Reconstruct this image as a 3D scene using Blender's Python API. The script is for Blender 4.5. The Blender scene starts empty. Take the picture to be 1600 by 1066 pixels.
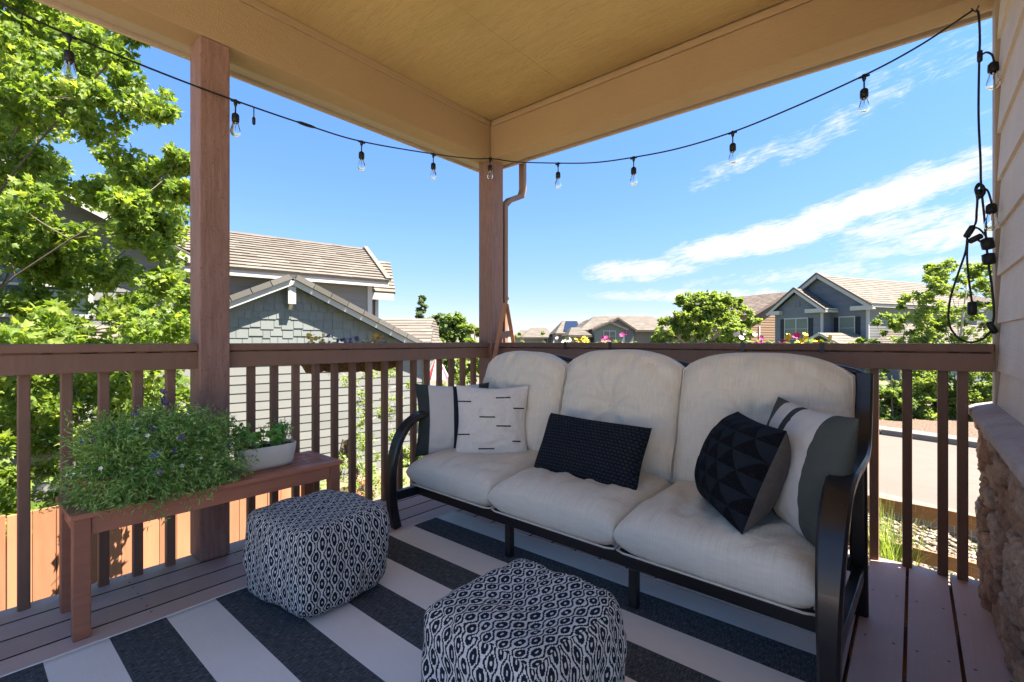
import bpy, math, random
import numpy as np
from mathutils import Vector, Matrix, noise
R = math.radians
random.seed(7); rng = np.random.default_rng(7)
sc = bpy.context.scene
col = sc.collection
V = Vector
# ------------------------------------------------------------------ camera
EYE = 1.07
YAW = R(40.2); FPX = 743.0
cd = bpy.data.cameras.new("camera"); cam = bpy.data.objects.new("camera", cd); col.objects.link(cam)
cd.sensor_width = 36; cd.lens = FPX/1600*36; cd.clip_start = .02; cd.clip_end = 3000
cam.location = (0, 0, EYE); cam.rotation_euler = (R(90), 0, YAW)
sc.camera = cam
# ------------------------------------------------------------------ world, sun, exposure
SUN_EL, SUN_AZ = 62, 24          # azimuth measured from +X towards +Y
w = bpy.data.worlds.new("World"); sc.world = w; w.use_nodes = True
wn = w.node_tree; wn.nodes.clear()

class NT:
    """tiny helper for node expressions"""
    def __init__(s, nt): s.nt = nt
    def node(s, t, **k):
        n = s.nt.nodes.new(t)
        for a, b in k.items(): setattr(n, a, b)
        return n
    def link(s, a, b): s.nt.links.new(a, b)
    def put(s, sock, v):
        if isinstance(v, bpy.types.NodeSocket): s.link(v, sock)
        else: sock.default_value = v
    def m(s, op, a, b=None, c=None, clamp=False):
        n = s.node('ShaderNodeMath', operation=op); n.use_clamp = clamp
        s.put(n.inputs[0], a)
        if b is not None: s.put(n.inputs[1], b)
        if c is not None: s.put(n.inputs[2], c)
        return n.outputs[0]
    def mix(s, f, a, b, mode='MIX'):
        n = s.node('ShaderNodeMix', data_type='RGBA', blend_type=mode)
        s.put(n.inputs[0], f); s.put(n.inputs[6], a); s.put(n.inputs[7], b)
        return n.outputs[2]
    def noise(s, vec, scale=5, detail=4, rough=.5, dist=0):
        n = s.node('ShaderNodeTexNoise'); n.inputs['Scale'].default_value = scale
        n.inputs['Detail'].default_value = detail; n.inputs['Roughness'].default_value = rough
        n.inputs['Distortion'].default_value = dist
        if vec is not None: s.link(vec, n.inputs['Vector'])
        return n.outputs['Fac']
    def mapping(s, vec, scale=(1,1,1), rot=(0,0,0), loc=(0,0,0)):
        n = s.node('ShaderNodeMapping'); n.inputs['Scale'].default_value = scale
        n.inputs['Rotation'].default_value = rot; n.inputs['Location'].default_value = loc
        s.link(vec, n.inputs['Vector']); return n.outputs[0]
    def ramp(s, f, stops, interp='LINEAR'):
        n = s.node('ShaderNodeValToRGB'); cr = n.color_ramp; cr.interpolation = interp
        while len(cr.elements) < len(stops): cr.elements.new(.5)
        for e, (p, c) in zip(cr.elements, stops):
            e.position = p; e.color = (*c, 1) if len(c) == 3 else c
        s.put(n.inputs[0], f); return n.outputs[0]
    def comb(s, x, y, z):
        n = s.node('ShaderNodeCombineXYZ')
        for i, v in enumerate((x, y, z)): s.put(n.inputs[i], v)
        return n.outputs[0]
    def sep(s, v):
        n = s.node('ShaderNodeSeparateXYZ'); s.link(v, n.inputs[0]); return n.outputs

W = NT(wn)
sky = W.node('ShaderNodeTexSky', sky_type='NISHITA'); sky.sun_disc = False
sky.sun_elevation = R(SUN_EL); sky.sun_rotation = R(90-SUN_AZ); sky.altitude = 1600
sky.air_density = 1.0; sky.dust_density = .35; sky.ozone_density = 2.2
tc = W.node('ShaderNodeTexCoord')
dx, dy, dz = W.sep(tc.outputs['Generated'])
# azimuth in degrees, clockwise from the compass direction the porch corner looks to, and elevation
az = W.m('MULTIPLY', W.m('ARCTAN2', dx, dy), 57.2958)
az = W.m('ADD', az, 40.2)
el = W.m('MULTIPLY', W.m('ARCSINE', dz), 57.2958)
def streak(a0, e0, la, le, ang, power=1.0):
    """soft elongated patch of cloud centred at azimuth a0, elevation e0"""
    ca, sa = math.cos(R(ang)), math.sin(R(ang))
    da = W.m('SUBTRACT', az, a0); de = W.m('SUBTRACT', el, e0)
    p = W.m('ADD', W.m('MULTIPLY', da, ca), W.m('MULTIPLY', de, sa))
    q = W.m('SUBTRACT', W.m('MULTIPLY', de, ca), W.m('MULTIPLY', da, sa))
    r2 = W.m('ADD', W.m('POWER', W.m('ABSOLUTE', W.m('DIVIDE', p, la)), 3), W.m('POWER', W.m('ABSOLUTE', W.m('DIVIDE', q, le)), 2))
    return W.m('MULTIPLY', W.m('SUBTRACT', 1, r2, clamp=True), power)
masks = [streak(15, 8.2, 8, 1.7, 3, 1.0), streak(27, 10.6, 12, 2.0, 9, 1.2), streak(38, 13.3, 11, 2.1, 14, 1.15), streak(20, 5.2, 12, 1.0, -1, .8),
         streak(30, 6.6, 16, 1.0, 2, .45), streak(41, 10.0, 9, 2.8, 4, .85), streak(26, 18.6, 7.5, 1.5, 18, .55), streak(34, 20.3, 6.5, 1.5, 24, .62),
         streak(11, 2.6, 16, 1.1, 0, .55), streak(38, 6.6, 12, 1.6, -2, .6), streak(44, 26, 12, 4.5, 25, .3), streak(62, 20, 20, 9, 10, .5), streak(-75, 14, 14, 5, 5, .4),
         streak(120, 22, 30, 10, 0, .7), streak(-140, 26, 30, 10, 0, .7)]
msk = masks[0]
for q in masks[1:]: msk = W.m('MAXIMUM', msk, q)
cv = W.comb(W.m('MULTIPLY', az, .14), W.m('MULTIPLY', W.m('SUBTRACT', el, W.m('MULTIPLY', az, .15)), .30), 0)
n1 = W.noise(cv, 2.1, 9, .62, .8)
n2 = W.noise(W.mapping(cv, (1, 3.2, 1), (0, 0, .1)), 4.6, 8, .7, .5)
nn = W.m('ADD', W.m('MULTIPLY', n1, .62), W.m('MULTIPLY', n2, .38))
cl = W.m('ADD', W.m('MULTIPLY', W.m('SUBTRACT', nn, .5), 3.5), W.m('SUBTRACT', W.m('MULTIPLY', msk, 1.25), .38))
cl = W.ramp(cl, [(0, (0, 0, 0)), (.3, (.3, .3, .3)), (.75, (.9, .9, .9)), (1, (1, 1, 1))])
cl = W.m('MULTIPLY', cl, W.ramp(msk, [(0, (0, 0, 0)), (.16, (1, 1, 1))]))
hs = W.node('ShaderNodeHueSaturation'); hs.inputs['Saturation'].default_value = 1.06; W.link(sky.outputs[0], hs.inputs['Color'])
tint = W.ramp(W.m('DIVIDE', el, 90), [(0, (.40, .345, .40)), (.05, (.43, .41, .47)), (.13, (.50, .55, .65)), (.28, (.58, .71, .82)), (.45, (.66, .88, .95)), (1, (.75, .90, .95))])
skc = W.mix(1.0, hs.outputs[0], tint, 'MULTIPLY')
shade = W.ramp(n2, [(.3, (2.25, 2.35, 2.45)), (.6, (2.8, 2.8, 2.8))])
out = W.mix(W.m('MULTIPLY', cl, .94), skc, shade)
bg = W.node('ShaderNodeBackground'); W.link(out, bg.inputs[0]); bg.inputs[1].default_value = .082
wo = W.node('ShaderNodeOutputWorld'); W.link(bg.outputs[0], wo.inputs[0])
sd = bpy.data.lights.new("sun", 'SUN'); sd.energy = 5.0; sd.angle = R(.5); sd.color = (1, .92, .785)
so = bpy.data.objects.new("sun", sd); col.objects.link(so)
sdir = V((math.cos(R(SUN_EL))*math.cos(R(SUN_AZ)), math.cos(R(SUN_EL))*math.sin(R(SUN_AZ)), math.sin(R(SUN_EL))))
so.rotation_euler = sdir.to_track_quat('Z', 'Y').to_euler(); so.location = sdir*30
sc.view_settings.view_transform = 'Standard'; sc.view_settings.look = 'None'
sc.view_settings.gamma = 1; sc.view_settings.exposure = 2.38
sc.cycles.max_bounces = 12; sc.cycles.diffuse_bounces = 8; sc.cycles.transparent_max_bounces = 12

# ------------------------------------------------------------------ helpers
CA, SA = math.cos(YAW), math.sin(YAW)
def CP(r, f, z=0.0):            # r metres to the right, f metres ahead of the corner the porch looks to
    return V((-SA*f + CA*r, CA*f + SA*r, z))
def at(px, py, f):
    return CP((px-800)/FPX*f, f, EYE + (533-py)/FPX*f)

def tag(o, label=None, cat=None, group=None, kind=None):
    if label: o['label'] = label
    if cat: o['category'] = cat
    if group: o['group'] = group
    if kind: o['kind'] = kind
    return o
def thing(name, loc, label, cat, group=None):
    o = bpy.data.objects.new(name, None); col.objects.link(o); o.location = loc
    o.empty_display_size = .1
    return tag(o, label, cat, group)

class M:
    def __init__(s): s.v = []; s.f = []; s.r = []; s.uv = {}; s.mi = []
    def face(s, pts, r=None, mi=0, uv=None):
        b = len(s.v); s.v.extend([tuple(p) for p in pts]); s.f.append(tuple(range(b, b+len(pts))))
        s.r.append(random.random() if r is None else r); s.mi.append(mi)
        if uv is not None: s.uv[len(s.f)-1] = uv
    def idx(s, verts, faces, r=None, mi=0):
        b = len(s.v); s.v.extend([tuple(p) for p in verts])
        rr = random.random() if r is None else r
        for f in faces: s.f.append(tuple(b+i for i in f)); s.r.append(rr); s.mi.append(mi)
    def obox(s, c, ax, ay, az, r=None, mi=0):
        c, ax, ay, az = V(c), V(ax), V(ay), V(az)
        vs = [c+ax*i+ay*j+az*k for k in (-1, 1) for j in (-1, 1) for i in (-1, 1)]
        s.idx(vs, [(0,2,3,1),(4,5,7,6),(0,1,5,4),(2,6,7,3),(0,4,6,2),(1,3,7,5)], r, mi)
    def box(s, x0, x1, y0, y1, z0, z1, r=None, mi=0):
        s.obox(((x0+x1)/2, (y0+y1)/2, (z0+z1)/2), ((x1-x0)/2, 0, 0), (0, (y1-y0)/2, 0), (0, 0, (z1-z0)/2), r, mi)
    def tube(s, pts, rad, n=8, r=None, caps=True, mi=0):
        pts = [V(p) for p in pts]; k = len(pts)
        if not hasattr(rad, '__len__'): rad = [rad]*k
        rings = []; up = V((0, 0, 1))
        t0 = (pts[1]-pts[0]).normalized()
        if abs(t0.dot(up)) > .9: up = V((1, 0, 0))
        a = t0.cross(up).normalized()
        for i, p in enumerate(pts):
            t = (pts[min(i+1, k-1)]-pts[max(i-1, 0)])
            t = t.normalized() if t.length > 1e-9 else t0
            a = (a - t*a.dot(t)).normalized(); b = t.cross(a)
            rings.append([p + (a*math.cos(q*2*math.pi/n)+b*math.sin(q*2*math.pi/n))*rad[i] for q in range(n)])
        vs = [v for ring in rings for v in ring]
        fs = [(i*n+q, i*n+(q+1) % n, (i+1)*n+(q+1) % n, (i+1)*n+q) for i in range(k-1) for q in range(n)]
        if caps: fs += [tuple(range(n-1, -1, -1)), tuple((k-1)*n+q for q in range(n))]
        s.idx(vs, fs, r, mi)
    def lathe(s, c, prof, n=16, axis=V((0, 0, 1)), r=None, mi=0):
        q = V((0, 0, 1)).rotation_difference(V(axis).normalized()); c = V(c)
        vs = [c + q @ V((rr*math.cos(2*math.pi*j/n), rr*math.sin(2*math.pi*j/n), z)) for rr, z in prof for j in range(n)]
        fs = [(i*n+j, i*n+(j+1) % n, (i+1)*n+(j+1) % n, (i+1)*n+j) for i in range(len(prof)-1) for j in range(n)]
        s.idx(vs, fs, r, mi)
    def prism(s, poly, ext, r=None, mi=0):    # poly: list of 3d points (planar), ext: vector
        poly = [V(p) for p in poly]; ext = V(ext); n = len(poly)
        vs = poly + [p+ext for p in poly]
        fs = [tuple(range(n-1, -1, -1)), tuple(range(n, 2*n))] + [(i, (i+1) % n, n+(i+1) % n, n+i) for i in range(n)]
        s.idx(vs, fs, r, mi)
    def add_arrays(s, verts, faces, r):
        b = len(s.v); s.v.extend(map(tuple, verts.tolist())); s.f.extend([tuple(b+i for i in f) for f in faces]); s.r.extend(r); s.mi.extend([0]*len(faces))
    def build(s, name, mats, parent=None, smooth=False, bevel=0, seg=2):
        me = bpy.data.meshes.new(name)
        o = bpy.data.objects.new(name, me); col.objects.link(o)
        off = V((0, 0, 0))
        if parent is not None:
            o.parent = parent; p = parent
            while p: off += p.location; p = p.parent
        a = np.array(s.v, dtype=np.float64) - np.array(off)
        me.from_pydata(a.tolist(), [], s.f)
        if not isinstance(mats, (list, tuple)): mats = [mats]
        for mm in mats: me.materials.append(mm)
        at_ = me.attributes.new('rnd', 'FLOAT', 'FACE'); at_.data.foreach_set('value', np.array(s.r, dtype=np.float32))
        if any(s.mi): me.polygons.foreach_set('material_index', s.mi)
        if s.uv:
            ul = me.uv_layers.new(name='UVMap')
            for fi, uv in s.uv.items():
                for li, c in zip(me.polygons[fi].loop_indices, uv): ul.data[li].uv = c
        if smooth: me.polygons.foreach_set('use_smooth', [True]*len(me.polygons))
        me.update()
        if bevel:
            bm_ = o.modifiers.new('bevel', 'BEVEL'); bm_.width = bevel; bm_.segments = seg; bm_.limit_method = 'ANGLE'; bm_.angle_limit = R(40)
        return o

# ------------------------------------------------------------------ materials
def mat(name, fn):
    m_ = bpy.data.materials.new(name); m_.use_nodes = True
    nt = m_.node_tree; nt.nodes.clear(); n = NT(nt)
    p = n.node('ShaderNodeBsdfPrincipled'); o = n.node('ShaderNodeOutputMaterial'); n.link(p.outputs[0], o.inputs[0])
    t = n.node('ShaderNodeTexCoord'); n.obj = t.outputs['Object']; n.uv = t.outputs['UV']; n.p = p; n.o = o
    at_ = n.node('ShaderNodeAttribute'); at_.attribute_name = 'rnd'; n.rnd = at_.outputs['Fac']
    g = n.node('ShaderNodeNewGeometry'); n.pos = g.outputs['Position']; n.nrm = g.outputs['Normal']
    def bump(h, st=.3, dist=.01):
        b = n.node('ShaderNodeBump'); b.inputs['Strength'].default_value = st; b.inputs['Distance'].default_value = dist
        n.put(b.inputs['Height'], h); n.link(b.outputs[0], p.inputs['Normal'])
    n.bump = bump
    p.inputs['Roughness'].default_value = .8
    p.inputs['Specular IOR Level'].default_value = .3
    fn(n)
    return m_
def C(n, c): n.put(n.p.inputs['Base Color'], (*c, 1) if not isinstance(c, bpy.types.NodeSocket) and len(c) == 3 else c)
def rough(n, r): n.put(n.p.inputs['Roughness'], r)

def painted(name, c, var=.12, grain=(3, 3, 60), bs=.25, r=.65, dirt=.15, spec=.3):
    def f(n):
        g = n.noise(n.mapping(n.pos, grain), 1, 5, .6)
        big = n.noise(n.pos, 1.7, 4, .6)
        d = tuple(x*(1-var) for x in c); l = tuple(min(1, x*(1+var)) for x in c)
        a = n.ramp(n.m('ADD', n.m('MULTIPLY', g, .5), n.m('MULTIPLY', n.rnd, .5)), [(.25, d), (.75, l)])
        b = n.mix(n.m('MULTIPLY', n.ramp(big, [(.45, (0, 0, 0)), (.75, (1, 1, 1))]), dirt), a, tuple(x*.45 for x in c)+(1,))
        C(n, b); rough(n, r); n.p.inputs['Specular IOR Level'].default_value = spec; n.bump(g, bs, .004)
    return mat(name, f)

def m_deck(n):
    g = n.noise(n.mapping(n.pos, (90, 4, 30)), 1, 5, .6); b = n.noise(n.pos, 2.2, 5, .65); s_ = n.noise(n.pos, 30, 3, .6)
    a = n.ramp(n.m('ADD', n.m('MULTIPLY', n.rnd, .4), n.m('MULTIPLY', b, .6)), [(.25, (.42, .265, .225)), (.5, (.53, .35, .30)), (.8, (.62, .45, .395))])
    a = n.mix(n.m('MULTIPLY', n.ramp(s_, [(.6, (0, 0, 0)), (.75, (1, 1, 1))]), .35), a, (.56, .47, .455, 1))
    a = n.mix(n.m('MULTIPLY', g, .35), a, (.24, .155, .15, 1))
    x, y, z = n.sep(n.pos)
    # rows of deck screws every 0.6 m
    fx = n.m('ABSOLUTE', n.m('SUBTRACT', n.m('FRACT', n.m('DIVIDE', n.m('ADD', x, .023), .1445)), .5))
    fy = n.m('SUBTRACT', n.m('FRACT', n.m('DIVIDE', n.m('ADD', y, .1), .41)), .5)
    ex = n.m('MULTIPLY', n.m('SUBTRACT', fx, .28), .1445); ey = n.m('MULTIPLY', fy, .41)
    dd = n.m('SQRT', n.m('ADD', n.m('MULTIPLY', ex, ex), n.m('MULTIPLY', ey, ey)))
    sc_ = n.m('LESS_THAN', dd, .0045)
    a = n.mix(sc_, a, (.03, .02, .02, 1))
    C(n, a); rough(n, n.m('ADD', .42, n.m('MULTIPLY', b, .3))); n.p.inputs['Specular IOR Level'].default_value = .4; n.bump(g, .25, .003)
DECK = mat('stained_deck', m_deck)
BROWN = painted('brown_rail_paint', (.20, .112, .075), .18, (40, 40, 6), .3, .55, .2)
def m_post(n):
    g = n.noise(n.mapping(n.pos, (60, 60, 7)), 1, 6, .65); k = n.noise(n.pos, 90, 3, .6)
    c = n.ramp(g, [(.3, (.20, .105, .078)), (.7, (.30, .175, .14))])
    c = n.mix(n.ramp(k, [(.62, (0, 0, 0)), (.68, (.5, .5, .5))]), c, (.05, .025, .02, 1))
    C(n, c); rough(n, .6); n.bump(n.m('ADD', g, n.m('MULTIPLY', k, .5)), .5, .006)
POST = mat('rough_brown_post', m_post)
def m_beam(n):
    g = n.noise(n.mapping(n.pos, (12, 12, 70)), 1, 6, .7, 1.5); k = n.noise(n.pos, 160, 3, .7); b = n.noise(n.pos, .9, 3, .5)
    c = n.ramp(n.m('ADD', n.m('MULTIPLY', g, .4), n.m('MULTIPLY', b, .6)), [(.3, (.33, .215, .115)), (.7, (.41, .28, .155))])
    C(n, c); rough(n, .8); n.bump(n.m('ADD', g, k), .55, .004)
BEAM = mat('tan_textured_beam', m_beam)
def m_ceil(n):
    v = n.mapping(n.pos, (.8, 5.0, 5), (0, 0, R(4)))
    g = n.noise(v, 3.5, 8, .72, 1.8); l = n.noise(n.mapping(n.pos, (1.3, 11, 20)), 1, 4, .6, 2.5); k = n.noise(n.pos, 120, 3, .7)
    b = n.noise(n.pos, 1.3, 3, .5)
    crack = n.ramp(l, [(.47, (0, 0, 0)), (.5, (1, 1, 1)), (.53, (0, 0, 0))])
    c = n.ramp(n.m('ADD', n.m('MULTIPLY', g, .4), n.m('MULTIPLY', b, .6)), [(.3, (.38, .26, .105)), (.55, (.47, .33, .14)), (.8, (.55, .40, .185))])
    stain = n.ramp(n.noise(n.mapping(n.pos, (.5, 1.2, 1)), 2.1, 3, .5), [(.55, (0, 0, 0)), (.72, (.4, .4, .4))])
    c = n.mix(stain, c, (.37, .31, .10, 1))
    c = n.mix(n.m('MULTIPLY', crack, .22), c, (.3, .2, .08, 1))
    C(n, c); rough(n, .8); n.bump(n.m('ADD', n.m('ADD', g, n.m('MULTIPLY', crack, -.6)), n.m('MULTIPLY', k, .25)), .38, .006)
CEIL = mat('plywood_ceiling_paint', m_ceil)
def m_sid(n):
    g = n.noise(n.mapping(n.pos, (8, 3.2, 34)), 1.4, 6, .65, 2.6); k = n.noise(n.pos, 3, 3, .5)
    c = n.ramp(n.m('ADD', n.m('MULTIPLY', k, .6), n.m('MULTIPLY', g, .4)), [(.3, (.58, .48, .395)), (.7, (.73, .63, .535))])
    C(n, c); rough(n, .6); n.bump(g, .6, .005)
SIDING_TAN = mat('woodgrain_fibre_siding', m_sid)
TRIM_TAN = painted('tan_trim', (.42, .33, .24), .1, (30, 30, 5), .2)
WOOD_OIL = painted('oiled_bench_wood', (.34, .135, .078), .3, (50, 5, 50), .3, .42, .25, .45)
WOOD_FENCE = painted('cedar_fence', (.36, .16, .085), .2, (30, 30, 3), .3, .8, .35)
WOOD_RAIL = painted('pine_rail', (.25, .14, .07), .2, (4, 40, 40), .3, .8, .3)
WOOD_EASEL = painted('orange_pine', (.40, .19, .10), .15, (30, 30, 6), .2, .6, .1)
WHITE = painted('white_trim_paint', (.40, .39, .37), .05, (20, 20, 5), .1, .6, .08)
def house_paint(name, c): return painted(name, c, .06, (3, 3, 12), .12, .7, .08)
GREY_SID = house_paint('grey_lap_siding', (.165, .165, .16))
GREYGREEN = house_paint('grey_green_shake', (.15, .165, .162))
BLUE_SID = house_paint('slate_blue_siding', (.135, .15, .172))
TAN_SID = house_paint('tan_lap_siding', (.24, .155, .10))
CREAM_SID = house_paint('cream_stucco', (.23, .19, .15))
def tiles(name, a, b, c):
    def f(n):
        k = n.noise(n.pos, 3, 4, .6)
        C(n, n.ramp(n.m('ADD', n.m('MULTIPLY', n.rnd, .55), n.m('MULTIPLY', k, .45)), [(.2, a), (.5, b), (.85, c)])); rough(n, .85)
        n.bump(n.noise(n.pos, 40, 3, .6), .3, .01)
    return mat(name, f)
TILE = tiles('tan_roof_tile', (.12, .102, .085), (.143, .123, .103), (.17, .147, .124))
TILE_DARK = tiles('brown_roof_tile', (.10, .078, .065), (.13, .10, .083), (.17, .132, .108))
TILE_GREY = tiles('grey_roof_tile', (.085, .078, .07), (.105, .098, .09), (.13, .122, .112))
def m_glass_far(n):
    C(n, (.03, .045, .05)); rough(n, .08); n.p.inputs['Specular IOR Level'].default_value = .8
PANE = mat('window_pane', m_glass_far)
BLIND = painted('window_blind', (.15, .18, .15), .1, (2, 2, 80), .2)
SHUTTER = painted('black_shutter', (.018, .02, .025), .1, (4, 4, 60), .3)
def m_solar(n):
    C(n, (.012, .022, .05)); rough(n, .5); n.p.inputs['Specular IOR Level'].default_value = .08
SOLAR = mat('solar_cells', m_solar)
def leafmat(name, dark, mid, light, trans=.45):
    def f(n):
        c = n.ramp(n.rnd, [(.05, dark), (.5, mid), (.95, light)])
        C(n, c); rough(n, .5); n.p.inputs['Specular IOR Level'].default_value = .35
        t = n.node('ShaderNodeBsdfTranslucent'); n.link(n.mix(1, c, (1.5, 1.45, .55, 1), 'MULTIPLY'), t.inputs[0])
        mx = n.node('ShaderNodeMixShader'); mx.inputs[0].default_value = trans
        n.link(n.p.outputs[0], mx.inputs[1]); n.link(t.outputs[0], mx.inputs[2]); n.link(mx.outputs[0], n.o.inputs[0])
    return mat(name, f)
MAPLE = leafmat('maple_leaf', (.08, .14, .028), (.165, .245, .045), (.31, .37, .09), .56)
LEAF_G = leafmat('mid_leaf', (.085, .14, .04), (.15, .22, .06), (.25, .32, .10))
LEAF_D = leafmat('dark_leaf', (.07, .11, .05), (.12, .17, .07), (.18, .24, .11), .3)
LEAF_Y = leafmat('yellow_green_leaf', (.12, .175, .045), (.20, .27, .065), (.30, .37, .11))
LEAF_POT = leafmat('lobelia_leaf', (.10, .21, .045), (.21, .38, .09), (.46, .56, .23), .3)
LEAF_BASIL = leafmat('basil_leaf', (.08, .22, .04), (.16, .38, .07), (.26, .5, .12), .3)
LEAF_ROSE = leafmat('rosemary_leaf', (.1, .15, .1), (.18, .24, .17), (.3, .36, .28), .2)
GRASS_B = leafmat('grass_blade', (.13, .21, .05), (.23, .33, .08), (.38, .46, .16))
def petal(name, a, b):
    def f(n): C(n, n.ramp(n.rnd, [(0, a), (1, b)])); rough(n, .6)
    return mat(name, f)
P_PURPLE = petal('purple_petal', (.05, .025, .11), (.13, .08, .22)); P_BLUE = petal('blue_petal', (.03, .06, .22), (.08, .12, .32))
P_YEL = petal('yellow_petal', (.55, .38, .02), (.65, .5, .05)); P_MAG = petal('magenta_petal', (.24, .015, .11), (.40, .05, .22))
P_WHITE = petal('white_petal', (.7, .7, .6), (.85, .85, .8)); P_ORANGE = petal('rust_petal', (.35, .16, .02), (.7, .42, .03))
BARK = painted('bark', (.13, .10, .075), .3, (20, 20, 5), .6, .9)
BARK_L = painted('pale_bark', (.42, .38, .32), .2, (20, 20, 5), .5, .9)
def m_black(n):
    b = n.noise(n.pos, 5, 3, .6); C(n, (.012, .011, .012)); rough(n, n.m('ADD', .22, n.m('MULTIPLY', b, .25)))
    n.p.inputs['Specular IOR Level'].default_value = .5; n.p.inputs['Coat Weight'].default_value = .1; n.bump(n.noise(n.pos, 300, 2, .5), .06, .001)
BLACK = mat('black_cast_metal', m_black)
def m_rubber(n): C(n, (.012, .014, .015)); rough(n, .5)
RUBBER = mat('black_rubber', m_rubber)
def m_bulb(n):
    n.p.inputs['Transmission Weight'].default_value = 1; rough(n, .02); C(n, (1, .99, .97)); n.p.inputs['IOR'].default_value = 1.2
BULB = mat('clear_bulb_glass', m_bulb)
def m_metal(n): C(n, (.5, .42, .3)); rough(n, .3); n.p.inputs['Metallic'].default_value = 1
FILA = mat('filament_metal', m_metal)
def fabric(name, a, b, sc_=1, bs=.35, st=(500, 90)):
    def f(n):
        v = n.uv
        s1 = n.noise(n.mapping(v, (st[0], st[1]*.12, 1)), 1, 3, .7)
        s2 = n.noise(n.mapping(v, (st[1]*.12, st[0], 1)), 1, 3, .7)
        k = n.m('ADD', n.m('MULTIPLY', s1, .65), n.m('MULTIPLY', s2, .35))
        C(n, n.ramp(k, [(.35, a), (.65, b)])); rough(n, .95); n.p.inputs['Specular IOR Level'].default_value = .1
        n.p.inputs['Sheen Weight'].default_value = .03
        wr_ = n.noise(n.mapping(v, (2.2, 3.2, 1)), 1.6, 3, .5, 1.4)
        n.bump(n.m('ADD', n.m('MULTIPLY', k, .12), n.m('MULTIPLY', wr_, 1.6)), bs*1.3, .014)
    return mat(name, f)
LINEN = fabric('taupe_linen', (.59, .535, .43), (.76, .70, .575), st=(260, 60))
PIPING = fabric('taupe_piping', (.56, .505, .42), (.68, .62, .52))
CREAM = fabric('cream_canvas', (.60, .56, .50), (.74, .70, .63), st=(200, 120))
GREYFAB = fabric('warm_grey_cotton', (.078, .068, .060), (.105, .092, .082), st=(120, 120))
BLACKFAB = fabric('black_stitching', (.012, .012, .016), (.03, .03, .035))

def m_knit(n):            # navy chunky knit: rows of small vees
    u, v, _ = n.sep(n.uv)
    row = n.m('MULTIPLY', v, 20); cu = n.m('ADD', n.m('MULTIPLY', u, 30), n.m('MULTIPLY', n.m('MODULO', n.m('FLOOR', row), 2), .5))
    a = n.m('ABSOLUTE', n.m('SUBTRACT', n.m('FRACT', cu), .5)); b = n.m('ABSOLUTE', n.m('SUBTRACT', n.m('FRACT', row), .5))
    h_ = n.m('SUBTRACT', 1, n.m('ADD', n.m('MULTIPLY', n.m('MULTIPLY', a, a), 3.4), n.m('MULTIPLY', n.m('MULTIPLY', b, b), 3.4)), clamp=True)
    h_ = n.m('ADD', h_, n.m('MULTIPLY', n.noise(n.mapping(n.uv, (180, 60, 1)), 1, 3), .25))
    C(n, n.ramp(h_, [(.2, (.005, .006, .009)), (.9, (.024, .031, .043))])); rough(n, .95); n.p.inputs['Specular IOR Level'].default_value = .15
    n.bump(h_, 1.0, .008)
KNIT = mat('navy_chunky_knit', m_knit)
def m_tri(n):             # dark felt with raised triangles, alternate ones ribbed
    u, v, _ = n.sep(n.uv)
    U = n.m('MULTIPLY', u, 5); Vv = n.m('MULTIPLY', v, 6)
    fv = n.m('FRACT', Vv); fu = n.m('FRACT', n.m('ADD', U, n.m('MULTIPLY', n.m('MODULO', n.m('FLOOR', Vv), 2), .5)))
    a = n.m('MULTIPLY', n.m('ABSOLUTE', n.m('SUBTRACT', fu, .5)), 2)
    up = n.m('LESS_THAN', a, n.m('SUBTRACT', 1, fv))
    edge = n.m('ABSOLUTE', n.m('SUBTRACT', a, n.m('SUBTRACT', 1, fv)))
    rib = n.m('MULTIPLY', up, n.m('SINE', n.m('MULTIPLY', v, 330)))
    groove = n.m('MULTIPLY', n.m('LESS_THAN', n.m('MINIMUM', edge, fv), .07), -1)
    h_ = n.m('ADD', n.m('ADD', n.m('MULTIPLY', up, .9), n.m('MULTIPLY', rib, .3)), groove)
    h_ = n.m('ADD', h_, n.m('MULTIPLY', n.noise(n.mapping(n.uv, (150, 150, 1)), 1, 3), .5))
    C(n, n.mix(up, (.014, .018, .025, 1), (.008, .009, .012, 1))); rough(n, 1); n.p.inputs['Specular IOR Level'].default_value = .1
    n.bump(h_, .9, .006)
TRI = mat('dark_triangle_knit', m_tri)
def stripes(name, edges, cols):
    def f(n):
        u, v, _ = n.sep(n.uv)
        wob = n.m('MULTIPLY', n.m('SUBTRACT', n.noise(n.uv, 3, 2), .5), .008)
        c = n.ramp(n.m('ADD', u, wob), [(e, c_) for e, c_ in zip(edges, cols)], 'CONSTANT')
        k = n.noise(n.mapping(n.uv, (300, 150, 1)), 1, 3)
        C(n, n.mix(n.m('MULTIPLY', k, .35), c, (.2, .2, .2, 1), 'MULTIPLY')); rough(n, .95); n.p.inputs['Specular IOR Level'].default_value = .1
        n.bump(n.m('ADD', k, n.noise(n.mapping(n.uv, (9, 5, 1)), 1, 3)), .4, .003)
    return mat(name, f)
DG = (.085, .096, .085); NV = (.02, .025, .035); CW = (.66, .64, .59); DG2 = (.05, .062, .058)
STRIPE_L = stripes('striped_canvas_narrow', [0, .17, .50, .62, .85], [DG2, CW, NV, CW, DG2])
STRIPE_R = stripes('striped_canvas_wide', [0, .20, .38, .46, .79], [DG, CW, DG2, CW, DG])

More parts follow.
